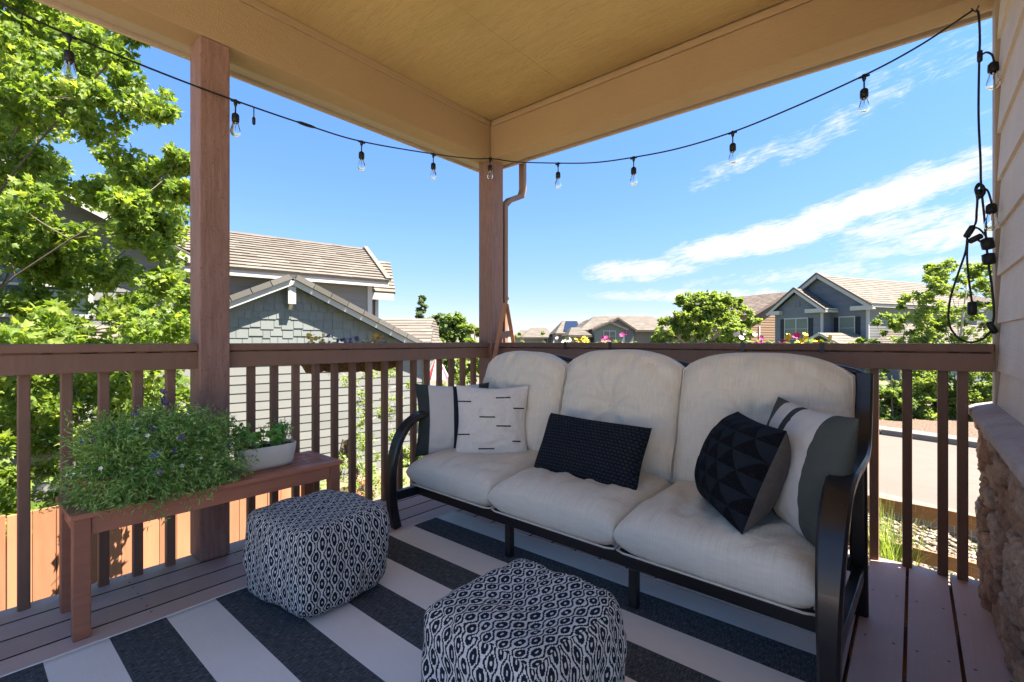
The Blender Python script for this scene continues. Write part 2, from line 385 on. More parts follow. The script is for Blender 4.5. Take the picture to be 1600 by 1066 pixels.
def m_rug(n):
    x, y, z = n.sep(n.pos)
    k = n.m('FLOOR', n.m('DIVIDE', n.m('SUBTRACT', y, .2), .1695))
    dark = n.m('GREATER_THAN', n.m('ABSOLUTE', n.m('MODULO', k, 2)), .5)
    dark = n.m('MULTIPLY', dark, n.m('LESS_THAN', y, 1.895))
    st = n.noise(n.mapping(n.pos, (9, 260, 1)), 1, 4, .7); st2 = n.noise(n.mapping(n.pos, (330, 40, 1)), 1, 3, .6)
    wv = n.m('MULTIPLY', n.m('SINE', n.m('MULTIPLY', x, 1500)), n.m('SINE', n.m('MULTIPLY', y, 1500)))
    dcol = n.ramp(n.m('ADD', n.m('MULTIPLY', st2, .75), n.m('MULTIPLY', st, .25)), [(.32, (.018, .020, .023)), (.5, (.06, .064, .069)), (.68, (.19, .195, .20))])
    big = n.noise(n.pos, 2, 4, .6)
    lcol = n.ramp(n.m('ADD', n.m('MULTIPLY', st, .5), n.m('MULTIPLY', big, .5)), [(.3, (.68, .61, .55)), (.7, (.80, .735, .67))])
    C(n, n.mix(dark, lcol, dcol)); rough(n, .95); n.p.inputs['Specular IOR Level'].default_value = .15
    n.bump(n.m('ADD', n.m('MULTIPLY', wv, .4), st2), .35, .002)
RUG = mat('flatweave_stripe', m_rug)

def m_pouf(n):
    u0, v0, _ = n.sep(n.uv)
    wob = n.m('MULTIPLY', n.m('SUBTRACT', n.noise(n.uv, 9, 3), .5), .012)
    u0 = n.m('ADD', u0, wob); v0 = n.m('ADD', v0, n.m('MULTIPLY', n.m('SUBTRACT', n.noise(n.mapping(n.uv, loc=(3, 3, 0), scale=(1, 1, 1)), 8, 3), .5), .014))
    S = 225.0
    u1 = n.m('DIVIDE', n.m('FLOOR', n.m('MULTIPLY', u0, S)), S); v1 = n.m('DIVIDE', n.m('FLOOR', n.m('MULTIPLY', v0, S*.8)), S*.8)
    us = n.m('ADD', n.m('MULTIPLY', u0, .45), n.m('MULTIPLY', u1, .55)); vs = n.m('ADD', n.m('MULTIPLY', v0, .45), n.m('MULTIPLY', v1, .55))
    U = n.m('DIVIDE', us, .051); Vv = n.m('DIVIDE', vs, .074)
    def column(uo, vo):
        a = n.m('SUBTRACT', n.m('FRACT', n.m('ADD', U, uo)), .5)
        b = n.m('SUBTRACT', n.m('FRACT', n.m('ADD', Vv, vo)), .5)
        wv = n.m('ADD', .27, n.m('MULTIPLY', n.m('COSINE', n.m('MULTIPLY', b, 6.2832)), .145))
        line = n.m('LESS_THAN', n.m('ABSOLUTE', n.m('SUBTRACT', n.m('ABSOLUTE', a), wv)), .055)
        # oval
        e = n.m('SQRT', n.m('ADD', n.m('POWER', n.m('DIVIDE', a, .205), 2), n.m('POWER', n.m('DIVIDE', b, .285), 2)))
        oval = n.m('MULTIPLY', n.m('LESS_THAN', e, 1), n.m('GREATER_THAN', e, .30))
        inside = n.m('LESS_THAN', n.m('ABSOLUTE', a), n.m('ADD', wv, .055))
        return n.m('MAXIMUM', line, oval), inside
    d1, i1 = column(.5, .5); d2, i2 = column(0, 0)
    # second column only where the first one is not
    dark = n.m('MAXIMUM', d1, n.m('MULTIPLY', d2, n.m('SUBTRACT', 1, i1)))
    k = n.noise(n.mapping(n.uv, (700, 500, 1)), 1, 2); kb = n.m('MULTIPLY', n.m('SINE', n.m('MULTIPLY', u0, S*6.2832)), n.m('SINE', n.m('MULTIPLY', v0, S*.8*6.2832)))
    cc = n.mix(dark, n.ramp(k, [(.3, (.62, .615, .59)), (.7, (.80, .79, .76))]), n.ramp(k, [(.3, (.008, .010, .018)), (.7, (.03, .036, .05))]))
    C(n, cc); rough(n, .95); n.p.inputs['Specular IOR Level'].default_value = .1
    n.bump(n.m('ADD', n.m('MULTIPLY', kb, .5), n.m('SUBTRACT', k, n.m('MULTIPLY', dark, .35))), .7, .004)
POUF = mat('navy_cream_ogee_weave', m_pouf)
def m_pot(n):
    v = n.node('ShaderNodeTexBrick'); v.inputs['Scale'].default_value = 1; n.link(n.mapping(n.uv, (60, 30, 1)), v.inputs['Vector'])
    C(n, (.62, .58, .50)); rough(n, .55); n.bump(v.outputs['Fac'], -.5, .003)
POT = mat('cream_woven_ceramic', m_pot)
def m_stone(n):
    k = n.noise(n.pos, 9, 6, .65); k2 = n.noise(n.pos, 45, 5, .7)
    c = n.ramp(n.m('ADD', n.m('MULTIPLY', n.rnd, .5), n.m('MULTIPLY', k, .5)), [(.2, (.24, .14, .09)), (.4, (.46, .29, .19)), (.6, (.56, .40, .29)), (.8, (.46, .38, .31)), (1, (.68, .55, .43))])
    c = n.mix(n.m('MULTIPLY', n.ramp(k2, [(.4, (0, 0, 0)), (.65, (1, 1, 1))]), .5), c, (.16, .10, .075, 1))
    C(n, c); rough(n, .9); n.bump(n.m('ADD', k, n.m('MULTIPLY', k2, .5)), .9, .02)
STONE = mat('brown_ledge_stone', m_stone)
def m_cap(n):
    k = n.noise(n.pos, 7, 6, .6); C(n, n.ramp(k, [(.3, (.30, .23, .205)), (.7, (.44, .36, .325))])); rough(n, .7); n.bump(k, .4, .01)
CAP = mat('cast_cap_stone', m_cap)
MORTAR = painted('mortar', (.13, .095, .075), .2, (20, 20, 20), .5, .95)
def m_coco(n):
    k = n.noise(n.pos, 60, 5, .7, 1); C(n, n.ramp(k, [(.3, (.10, .05, .02)), (.5, (.28, .16, .08)), (.7, (.45, .30, .17))])); rough(n, 1); n.bump(k, 1, .02)
COCO = mat('coco_fibre', m_coco)
def m_soil(n): k = n.noise(n.pos, 80, 4, .6); C(n, n.ramp(k, [(.3, (.02, .014, .01)), (.7, (.07, .05, .035))])); rough(n, 1); n.bump(k, .8, .01)
SOIL = mat('potting_soil', m_soil)
def m_road(n):
    k = n.noise(n.pos, 60, 4, .7); b = n.noise(n.pos, .6, 4, .6); cr = n.noise(n.mapping(n.pos, (.25, 1.6, 1)), .8, 5, .6, 2.5)
    c = n.ramp(n.m('ADD', n.m('MULTIPLY', k, .5), n.m('MULTIPLY', b, .5)), [(.3, (.115, .096, .08)), (.7, (.15, .128, .11))])
    c = n.mix(n.m('MULTIPLY', n.ramp(cr, [(.485, (0, 0, 0)), (.497, (1, 1, 1)), (.509, (0, 0, 0))]), .5), c, (.09, .075, .065, 1))
    C(n, c); rough(n, .9); n.bump(k, .4, .005)
ROAD = mat('sunbleached_asphalt', m_road)
def m_conc(n): k = n.noise(n.pos, 8, 5, .6); C(n, n.ramp(k, [(.3, (.14, .125, .11)), (.7, (.185, .166, .147))])); rough(n, .9)
CONC = mat('kerb_concrete', m_conc)
def m_pebble(n): C(n, n.ramp(n.rnd, [(0, (.11, .08, .06)), (.4, (.23, .175, .13)), (.75, (.32, .25, .19)), (1, (.40, .34, .28))])); rough(n, .9)
PEBBLE = mat('river_pebble', m_pebble)
def m_ground(n):
    a = n.noise(n.pos, .25, 5, .6); b = n.noise(n.pos, 14, 5, .7); g = n.noise(n.pos, 1.4, 4, .6)
    soil = n.ramp(b, [(.3, (.13, .095, .07)), (.7, (.24, .19, .14))]); grass = n.ramp(b, [(.3, (.05, .085, .022)), (.7, (.11, .16, .045))])
    C(n, n.mix(n.ramp(n.m('ADD', n.m('MULTIPLY', a, .6), n.m('MULTIPLY', g, .4)), [(.42, (0, 0, 0)), (.55, (1, 1, 1))]), soil, grass)); rough(n, 1); n.bump(b, .8, .03)
GROUND = mat('dry_earth_and_lawn', m_ground)

# ================================================================== SETTING
def gz(x, y):       # the lot falls away to the left of the porch
    r = CA*x + SA*y; t = min(1, max(0, (-x-2.2)/2.5)); t = t*t*(3-2*t)
    far = min(1, max(0, (math.hypot(x, y)-25)/40)); far = far*far*(3-2*far)
    return (-1.2 - .8*t)*(1-far) + -2.2*far
m = M()
xs = [-1500, -500, -200, -100, -60, -40, -25] + [-18+i*.75 for i in range(45)] + [18, 25, 40, 60, 100, 200, 500, 1500]
ys = [-300, -60, -20] + [-8+i*.9 for i in range(45)] + [35, 45, 60, 90, 150, 300, 700, 2000]
vs = [(x, y, gz(x, y) if abs(x) < 900 and y < 1900 else -2.2) for y in ys for x in xs]
n_ = len(xs)
m.idx(vs, [(j*n_+i, j*n_+i+1, (j+1)*n_+i+1, (j+1)*n_+i) for j in range(len(ys)-1) for i in range(n_-1)], .5)
tag(m.build('ground', GROUND, smooth=True), kind='structure')
# road: far kerb runs from (-.6,14.4) to (1.1,13.8)
rd = V((1.7, -.57, 0)).normalized(); rn = V((.57, 1.7, 0)).normalized()
k0 = V((-.61, 14.4, 0))
def rp(a, b, z): q = k0 + rd*a + rn*b; return (q.x, q.y, z)
m = M(); 
for i in range(-8, 8): m.face([rp(i*4, -5.6, -1.17), rp(i*4+4, -5.6, -1.17), rp(i*4+4, 0, -1.17), rp(i*4, 0, -1.17)], .5)
tag(m.build('road', ROAD), kind='structure')
m = M(); 
for i in range(-10, 10):
    for b0, b1 in ((0, .55), (-6.2, -5.6)):
        q = V(rp(i*3+1.5, (b0+b1)/2, -1.14)); m.obox(q, rd*1.494, rn*(b1-b0)/2, (0, 0, .1))
tag(m.build('kerb', CONC, bevel=.02), kind='structure')
m = M()
for i in range(-10, 10): m.face([rp(i*3, .56, -1.15), rp(i*3+3, .56, -1.15), rp(i*3+3, 4.2, -1.12), rp(i*3, 4.2, -1.12)], .5)
def m_mulch(n): k = n.noise(n.pos, 22, 5, .7); C(n, n.ramp(k, [(.3, (.05, .035, .025)), (.5, (.13, .09, .065)), (.7, (.24, .18, .14))])); rough(n, 1); n.bump(k, 1, .03)
tag(m.build('planting_bed', mat('bark_mulch', m_mulch)), kind='structure')
# gravel bed of rounded stones behind the porch
def pebbles(name, n, fx):
    m = M(); T = [(1, 0, 0), (0, 1, 0), (-1, 0, 0), (0, -1, 0), (0, 0, .7), (0, 0, -.7)]
    Fc = [(0, 1, 4), (1, 2, 4), (2, 3, 4), (3, 0, 4), (1, 0, 5), (2, 1, 5), (3, 2, 5), (0, 3, 5)]
    for _ in range(n):
        x, y, z = fx(); a = random.uniform(0, 6.28); s = random.uniform(.015, .042); sx = s*random.uniform(.8, 1.5); c_, s_ = math.cos(a), math.sin(a)
        vs = []
        for p in T:
            px, py, pz = p[0]*sx*random.uniform(.8, 1.15), p[1]*s*random.uniform(.8, 1.15), p[2]*s*.8
            vs.append((x+px*c_-py*s_, y+px*s_+py*c_, z+pz))
        m.idx(vs, Fc)
    return tag(m.build(name, PEBBLE, smooth=True), kind='stuff', label='loose tan gravel bed around the split rail fence', cat='gravel')
def fx():
    x = random.uniform(-1.3, 1.2); y = random.uniform(3.3, 7.9); return x, y, -1.2 + random.uniform(-.005, .03)
pebbles('gravel', 9000, fx)

# ------------------------------------------------------------------ deck
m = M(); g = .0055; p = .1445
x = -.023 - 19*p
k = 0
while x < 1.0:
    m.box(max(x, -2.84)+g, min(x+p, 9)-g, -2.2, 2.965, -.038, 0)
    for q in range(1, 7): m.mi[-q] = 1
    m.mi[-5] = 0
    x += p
DK = tag(m.build('deck', [DECK, painted('gap_shade_edge', (.075, .05, .04), .2, (30, 4, 30), .3, .9, .3)]), kind='structure')  # dark tone on board sides paints shade into the gaps
m = M(); m.box(-2.80, 1.0, 2.90, 2.94, -.28, -.042); m.box(-2.80, -2.76, -2.2, 2.897, -.28, -.042)
for yy in (-1.6, -1.2, -.8, -.4, 0, .4, .8, 1.2, 1.6, 2.0, 2.4): m.box(-2.757, 1.0, yy, yy+.04, -.25, -.041)
for xx, yy in ((-2.7, 2.75), (-2.7, .2), (-2.7, -2), (.1, 2.75)): m.box(xx-.05, xx+.05, yy-.05, yy+.05, -2.1, -.285)
tag(m.build('deck_framing', POST), kind='structure')

m = M()
for i in range(6):
    for j in range(5): m.box(-2.84+i*1.5+.004, -2.84+i*1.5+1.496, -9.7+j*1.5+.004, -9.7+j*1.5+1.496, -.12, -.004)
tag(m.build('bounce_slab', painted('pale_bounce_slab', (.68, .585, .47), .08, (6, 6, 6), .3, .85, .2), bevel=.006), kind='structure')  # unseen paving added behind the camera to bounce sunlight into the porch
# ------------------------------------------------------------------ porch roof
pr = thing('porch_roof', (-1.2, .8, 2.55), 'tan boxed porch roof with a rough plywood ceiling and deep beams above the sofa', 'porch roof')
m = M()
m.box(-2.632, -1.851, -.35, 2.82, 2.85, 2.87); m.box(-1.85, -.631, -.35, 2.82, 2.85, 2.87); m.box(-.63, 1.5, -.35, 2.82, 2.85, 2.87)
m.build('ceiling_panel', CEIL, pr)
m = M(); m.box(-2.78, -2.627, -.35, 2.84, 2.55, 2.95)
m.box(-2.626, -2.612, -.35, 2.82, 2.805, 2.848)
m.build('side_beam', BEAM, pr, bevel=.004)
m = M(); m.box(-2.78, 1.5, 2.845, 2.995, 2.548, 2.95); m.box(-2.61, 1.5, 2.828, 2.842, 2.805, 2.848)
m.build('back_beam', BEAM, pr, bevel=.004)
m = M(); m.box(-2.93, -2.785, -.35, 3.09, 2.585, 2.61); m.box(-2.784, 1.5, 3.0, 3.09, 2.585, 2.61)
m.build('soffit', TRIM_TAN, pr)
m = M(); m.box(-2.955, -2.933, -.35, 3.115, 2.565, 2.78); m.box(-2.930, 1.5, 3.093, 3.115, 2.565, 2.78)
m.build('fascia', TRIM_TAN, pr, bevel=.003)
# pitched roof above: shades the porch
m = M(); A = (-3.05, -.40, 2.96); B = (-3.05, 3.32, 2.96); C_ = (4.5, 3.32, 2.96); D_ = (4.5, -.40, 2.96)
m.prism([A, B, C_, D_], (0, 0, .03)); m.build('roof_deck', BEAM, pr)
m = M()
for i in range(10):
    z0 = 2.995+i*.055; m.prism([(-3.09+i*.25, -.42, z0), (-3.09+i*.25, 3.33-i*.22, z0), (4.5, 3.33-i*.22, z0), (4.5, -.42, z0)], (0, 0, .05))
m.build('roof_tiles', TILE, pr)
# gutter along the back: open trough
m = M()
prof = [(3.20, 2.80), (3.20, 2.69), (3.31, 2.69), (3.335, 2.74), (3.335, 2.80), (3.345, 2.80), (3.345, 2.735), (3.315, 2.68), (3.19, 2.68), (3.19, 2.80)]
m.prism([(-3.08, a, b) for a, b in prof], (4.4, 0, 0)); m.box(-3.09, -3.081, 3.19, 3.345, 2.68, 2.80)
gt = m.build('gutter', TRIM_TAN, pr)
m = M()
def rect_tube(m, pts, hx, hy):
    """box-section pipe through pts lying in a YZ plane"""
    for a, b in zip(pts, pts[1:]):
        a, b = V(a), V(b); d = (b-a); L = d.length; d.normalize(); side = V((1, 0, 0)); nn_ = side.cross(d)
        m.obox((a+b)/2, side*hx, nn_*hy, d*(L/2+hy*.55))
DP = [(-2.64, 3.27, 2.70), (-2.64, 3.27, 2.40), (-2.642, 3.25, 2.345), (-2.654, 3.10, 2.275), (-2.66, 3.045, 2.22), (-2.66, 3.045, 1.1), (-2.66, 3.045, -.9)]
rect_tube(m, DP, .029, .022)
m.box(-2.695, -2.625, 3.015, 3.075, 1.42, 1.445)
m.build('downspout', painted('brown_pipe_paint', (.24, .15, .105), .08, (4, 4, 4), .1, .45, .2), pr, bevel=.008)

# posts
def post(x0, x1, y0, y1, label, z1=2.547):
    m = M(); m.box(x0, x1, y0, y1, .001, z1); o = m.build('porch_post', POST, bevel=.006); return tag(o, label, 'post', 'rough brown posts carrying the porch roof')
post(-2.775, -2.627, .779, .912, 'rough brown square post rising behind the planted bench')
post(-2.772, -2.627, 2.85, 2.995, 'rough brown square post at the porch corner behind the sofa')
# ------------------------------------------------------------------ railings
def railing(axis, a0, a1, posn, label, bal):
    """axis 'y': runs along Y at X=posn ; 'x': runs along X at Y=posn"""
    loc = (posn, (a0+a1)/2, 0) if axis == 'y' else ((a0+a1)/2, posn, 0)
    t = thing('porch_railing', loc, label, 'railing', 'brown wooden railings round the porch')
    def bx(m, u0, u1, w0, w1, z0, z1, **k):
        if axis == 'y': m.box(w0, w1, u0, u1, z0, z1, **k)
        else: m.box(u0, u1, w0, w1, z0, z1, **k)
    s = -1 if axis == 'y' else 1         # outward sign
    m = M(); w = sorted((posn - s*.055, posn + s*.085)); bx(m, a0, a1, w[0], w[1], 1.021, 1.058); m.build('cap_rail', BROWN, t, bevel=.005)
    m = M(); w = sorted((posn - s*.040, posn - s*.002)); bx(m, a0, a1, w[0], w[1], .936, 1.0165)
    # small shims leave the thin gap of light under the cap
    u = a0+.02
    while u < a1-.05:
        L = random.uniform(.03, .14); bx(m, u, min(u+L, a1-.01), w[0]+.002, w[1]-.002, 1.0167, 1.0207); u += L+random.uniform(.02, .09)
    m.build('upper_rail', BROWN, t, bevel=.004)
    m = M(); w = sorted((posn - s*.001+s*.038, posn + s*.074)); bx(m, a0, a1, w[0], w[1], .99, 1.0195); m.build('back_rail', BROWN, t, bevel=.004)
    for b in bal:
        m = M(); w = sorted((posn + s*.0, posn + s*.036)); bx(m, b-.0185, b+.0185, w[0], w[1], -.20, 1.018); m.build('baluster', BROWN, t, bevel=.004)
    return t
BY = [.192-.1185*i for i in range(1, 16)]
railing('y', -1.6, .7785, -2.70, 'brown wooden railing left of the planted bench post, maple leaves behind', BY[::-1]+[.192, .317, .437, .557, .682])
railing('y', .9125, 2.8495, -2.70, 'brown wooden railing between the two posts with a coco basket hung outside', [1.045+.1205*i for i in range(15)])
railing('x', -2.6265, .262, 2.92, 'brown wooden railing running behind the sofa to the stone pier', [-2.5+.1215*i for i in range(19)]+[-.149, -.024, .101, .167])

# ------------------------------------------------------------------ house wall and stone pier at right
hw = thing('house_wall', (.28, 2.6, 0), 'tan wood-grain lap siding wall at the right edge above the stone pier', 'wall')
m = M(); zs = [.80] + [.955+.2025*i for i in range(10)]
for i, z in enumerate(zs):
    z1 = (zs+[2.95])[i+1] if i+1 < len(zs) else 2.85
    y0, y1 = 1.2, 2.895
    b, t_ = .012, .0
    X = .284
    m.prism([(X-b, y0, z-.012), (X-t_, y0, z1+.0), (X+.03, y0, z1), (X+.03, y0, z-.012)], (0, y1-y0, 0))
m.build('lap_siding', SIDING_TAN, hw)
m = M(); m.box(.266, .34, 2.899, 2.99, .79, 2.546); m.build('corner_trim', TRIM_TAN, hw, bevel=.004)
m = M(); m.box(.318, 3.5, 1.2, 2.985, -1.3, 2.9); m.build('wall_core', TRIM_TAN, hw)
sp = thing('stone_pier', (.28, 2.4, 0), 'rough brown ledge-stone pier with a sloping cast cap at the right edge', 'stone pier')
m = M(); m.box(.276, .3175, 1.2, 2.925, .0, .735); m.box(.262, .36, 2.93, 3.0, -1.2, .735); m.build('mortar_bed', MORTAR, sp)
def stone(m, c, hx, hy, hz, seed):
    """knobbly rounded stone"""
    N = 7; vs = []; idx = {}; fs = []
    def vid(p):
        key = tuple(round(q, 4) for q in p)
        if key not in idx:
            d = V(p); s_ = V((abs(d.x)**4+abs(d.y)**4+abs(d.z)**4,))[0]**.25 if False else (abs(d.x)**5+abs(d.y)**5+abs(d.z)**5)**.2
            q = d/s_
            nz = noise.noise(q*1.2+V((seed, 0, 0)))*.26 + noise.noise(q*2.9+V((0, seed, 0)))*.15 + noise.noise(q*6.5+V((0, seed, 3)))*.05
            q = q*(1+nz); idx[key] = len(vs); vs.append((c[0]+q.x*hx, c[1]+q.y*hy, c[2]+q.z*hz))
        return idx[key]
    g_ = [-1+2*i/N for i in range(N+1)]
    for ax in range(3):
        for s_ in (-1, 1):
            for i in range(N):
                for j in range(N):
                    def P(a, b):
                        q = [0, 0, 0]; q[ax] = s_; q[(ax+1) % 3] = a; q[(ax+2) % 3] = b; return q
                    f = [vid(P(g_[i], g_[j])), vid(P(g_[i+1], g_[j])), vid(P(g_[i+1], g_[j+1])), vid(P(g_[i], g_[j+1]))]
                    fs.append(f if s_ > 0 else f[::-1])
    m.idx(vs, fs)
m = M(); z = .035; rs = random.Random(5)
while z < .74:
    h_ = rs.uniform(.030, .060); y = 1.2 + rs.uniform(-.1, 0)
    while y < 2.93:
        L = rs.uniform(.04, .10); hh = h_*rs.uniform(.8, 1.15)
        stone(m, (.262+rs.uniform(-.012, .012), y+L, min(z+rs.uniform(-.008, .008), .715)), rs.uniform(.026, .050), L*.90, hh*.86, rs.uniform(0, 99)); y += 2*L-.004
    z += h_*1.75
z = -1.1
while z < .74:
    h_ = rs.uniform(.03, .06); x = .27
    while x < .45:
        L = rs.uniform(.03, .06); stone(m, (x, 2.985+rs.uniform(-.01, .01), min(z, .70)), L, rs.uniform(.02, .04), h_*1.05, rs.uniform(0, 99)); x += 2*L
    z += h_*1.8
m.build('stones', STONE, sp, smooth=True)
m = M()
for y0, y1 in ((1.15, 1.745), (1.75, 2.345), (2.35, 3.055)):
    m.prism([(.190, y0, .735), (.190, y0, .770), (.215, y0, .782), (.335, y0, .812), (.335, y0, .735)], (0, y1-y0, 0))
m.build('cap', CAP, sp, bevel=.006)

# ================================================================== fences
def picket(x, y0, y1, label, ztop):
    t = thing('cedar_fence', (x, (y0+y1)/2, -2), label, 'fence')
    m = M(); y = y0
    while y < y1:
        wd = random.uniform(.132, .142); k = (y-y0)/(y1-y0); zt = ztop - .07*k*2 + random.uniform(-.008, .008)
        b = random.uniform(-.003, .003)
        m.box(x-.012+b, x+.010+b, y, y+wd, -2.15, zt); y += wd+random.uniform(.002, .008)
    m.build('board', WOOD_FENCE, t, bevel=.003, seg=1)
    o = t.children[0]; o.name = 'boards'; o['kind'] = 'stuff' if False else 'part'
    del o['kind']
    yy = y0+.3
    while yy < y1:
        m = M(); m.box(x-.12, x-.03, yy, yy+.09, -2.15, ztop-.15); m.build('fence_post', WOOD_FENCE, t, bevel=.004); yy += 2.4
    for zz in (-1.75, -.6):
        m = M(); m.box(x-.055, x-.016, y0, y1, zz, zz+.09); m.build('fence_rail', WOOD_FENCE, t)
    return t
picket(-5.4, -7, 2.55, 'orange cedar privacy fence below the left railing with leaf shadows on it', -.18)
# split rail fence on the right
t = thing('split_rail_fence', (.2, 5.4, -1.2), 'low weathered split rail fence with wire mesh standing in the gravel', 'fence')
fa, fb = V((-1.2, 5.72, 0)), V((1.7, 5.08, 0)); fd = (fb-fa).normalized(); fn = V((-fd.y, fd.x, 0))
for zz in (-.41, -.79):
    m = M(); L = (fb-fa).length; N = 14
    for i in range(N):
        a = fa+fd*(L*i/N); b = fa+fd*(L*(i+1)/N); w0 = zz+.012*math.sin(i*1.1)
        vs = []
        for q, k in ((a, i), (b, i+1)):
            zc = zz+.010*math.sin(k*1.1); yo = .01*math.sin(k*.7)
            for dz_, dn in ((-.058, -.028), (-.052, .03), (.05, .026), (.057, -.025)): vs.append(q+fn*(dn+yo)+V((0, 0, zc+dz_)))
        m.idx(vs, [(0, 1, 5, 4), (1, 2, 6, 5), (2, 3, 7, 6), (3, 0, 4, 7)], .4+.02*i)
    m.build('rail', WOOD_RAIL, t)
for s_ in (-.05, 2.05, 4.1):
    q = fa+fd*s_; m = M(); m.obox(q+V((0, 0, -.75)), fd*.06, fn*.06, (0, 0, .55)); m.build('fence_post', WOOD_RAIL, t, bevel=.01)
m = M(); L = (fb-fa).length
for i in range(int(L/.05)): q = fa+fd*(i*.05)-fn*.034; m.tube([q+V((0, 0, -1.18)), q+V((0, 0, -.36))], .0012, 4, caps=False)
for i in range(16): z = -1.16+i*.05; m.tube([fa-fn*.034+V((0, 0, z)), fb-fn*.034+V((0, 0, z))], .0012, 4, caps=False)
m.build('wire_mesh', FILA, t)

# ================================================================== houses
class Fr:
    """house frame: o origin on the ground plan, u along the facade, n outwards towards the viewer"""
    def __init__(s, o, u, n): s.o = V(o); s.u = V(u); s.n = V(n)
    def __call__(s, a, b, z): q = s.o + s.u*a + s.n*b; return V((q.x, q.y, z))
    def box(s, m, a0, a1, b0, b1, z0, z1, r=None): m.obox(s((a0+a1)/2, (b0+b1)/2, (z0+z1)/2), s.u*((a1-a0)/2), s.n*((b1-b0)/2), (0, 0, (z1-z0)/2), r)
def lap(F, b, z0, z1, kf, e=.178, out=.016):
    m = M(); z = z0
    while z < z1-.01:
        zt = min(z+e, z1); a0, a1 = kf(z); c0, c1 = kf(zt)
        if a1 > a0:
            m.face([F(a0, b+out, z), F(a1, b+out, z), F(c1, b+.002, zt), F(c0, b+.002, zt)])
            m.face([F(a0, b, z), F(a1, b, z), F(a1, b+out, z), F(a0, b+out, z)])
        z = zt
    return m
def roof(m, e0, e1, r1, r0, thick=.045, cw=.33, ch=.30, slab=.03):
    """courses of flat tiles climbing from the eave e0-e1 to the ridge r0-r1"""
    e0, e1, r0, r1 = map(V, (e0, e1, r0, r1))
    nrm = (e1-e0).cross(r0-e0).normalized()
    if nrm.z < 0: nrm = -nrm
    n = max(2, int(max((r0-e0).length, (r1-e1).length)/ch))
    for i in range(n):
        t0, t1 = i/n, (i+1)/n
        a, b = e0.lerp(r0, t0), e1.lerp(r1, t0); c, d = e0.lerp(r0, min(1, t1+.02)), e1.lerp(r1, min(1, t1+.02))
        L = (b-a).length; k = max(1, int(L/cw)); off = .5 if i % 2 else 0
        ts = [0]+[min(1, (j+off)/k) for j in range(1, k)]+[1]
        for s0, s1 in zip(ts, ts[1:]):
            if s1 <= s0: continue
            up = nrm*(thick*random.uniform(.85, 1.1)); q = nrm*.004; r = random.random()
            A, B, Cc, Dd = a.lerp(b, s0)+up, a.lerp(b, s1)+up, c.lerp(d, s1)+q, c.lerp(d, s0)+q
            m.face([A, B, Cc, Dd], r); m.face([a.lerp(b, s0), a.lerp(b, s1), B, A], r*.3)
    m.prism([e0-nrm*slab, e1-nrm*slab, r1-nrm*slab, r0-nrm*slab], nrm*(slab-.002), .3)
def bar(m, p, q, w, h_, up=V((0, 0, 1))):      # board from p to q, w = thickness sideways, h_ = depth along up
    p, q = V(p), V(q); d = (q-p); L = d.length; d.normalize(); sd_ = d.cross(V(up)).normalized(); u_ = sd_.cross(d)
    m.obox((p+q)/2, d*(L/2), sd_*(w/2), u_*(h_/2))
def window(F, parent, a0, a1, b, z0, z1, mull=0, shutters=False, mid=True, blind=True):
    fw = .07
    m = M(); F.box(m, a0-fw, a1+fw, b, b+.05, z1, z1+fw+.03); F.box(m, a0-fw, a1+fw, b, b+.06, z0-fw, z0)
    F.box(m, a0-fw, a0, b, b+.045, z0, z1); F.box(m, a1, a1+fw, b, b+.045, z0, z1)
    zm = (z0+z1)/2
    if mid: F.box(m, a0, a1, b+.005, b+.03, zm-.02, zm+.02)
    for i in range(mull): c = a0+(a1-a0)*(i+1)/(mull+1); F.box(m, c-.04, c+.04, b+.004, b+.04, z0, z1)
    f = m.build('window', WHITE, parent)
    m = M(); F.box(m, a0, a1, b-.02, b+.008, z0, z1); m.build('pane', PANE if not blind else BLIND, f)
    if shutters:
        for c in (a0-fw-.34, a1+fw+.02):
            m = M(); F.box(m, c, c+.32, b, b+.05, z0-.02, z1+.02); m.build('shutter', SHUTTER, parent)

# ---- left neighbour
G_u = CP(.773, .635); G_n = CP(.635, -.773)
G0 = CP(-4.68, 10.0)
FG = Fr(G0, G_u, G_n)
nh = thing('neighbour_house', (G0.x, G0.y, -2), 'grey two-storey house with tan tile roofs and a shake-clad gable behind the left railing', 'house')
SL = .475; ZP = 2.26           # gable A
HW = 3.2
kfA = lambda z: (-HW, HW) if z <= ZP-SL*HW else (-(ZP-z)/SL, (ZP-z)/SL)
lap(FG, 0, -2.1, .98, lambda z: (-HW, HW)).build('lap_siding', GREY_SID, nh)
m = M(); z = .98
while z < ZP:            # staggered shakes
    a0, a1 = kfA(z); a = a0
    while a < a1:
        wd = random.uniform(.12, .26); e = min(a+wd, a1); dz = random.choice((0, 0, -.03, .015)); zt = z+.20
        h0 = min(zt, ZP-SL*abs(a)); h1 = min(zt, ZP-SL*abs(e))
        if max(h0, h1) > z+.02:
            q = .018+random.uniform(0, .008); pts = [FG(a+.004, q, z+dz), FG(e-.004, q, z+dz), FG(e-.004, .004, max(h1, z+dz)), FG(a+.004, .004, max(h0, z+dz))]
            m.face(pts); m.face([FG(a+.004, 0, z+dz), FG(e-.004, 0, z+dz), FG(e-.004, q, z+dz), FG(a+.004, q, z+dz)])
        a = e
    z += .18
m.face([FG(-HW, 0, .7), FG(HW, 0, .7), FG(0, 0, ZP)], .3)
m.build('shake_gable', GREYGREEN, nh)
for c0 in (HW, -HW-.1):
    m = M(); FG.box(m, c0, c0+.1, -6, .015, -2.1, .75); m.build('side_wall', GREY_SID, nh)
for c0, c1 in ((-HW-.02, -HW+.09), (HW-.07, HW+.10)):
    m = M(); FG.box(m, c0, c1, .018, .045, -2.1, .75); m.build('corner_board', WHITE, nh)
OV = .24
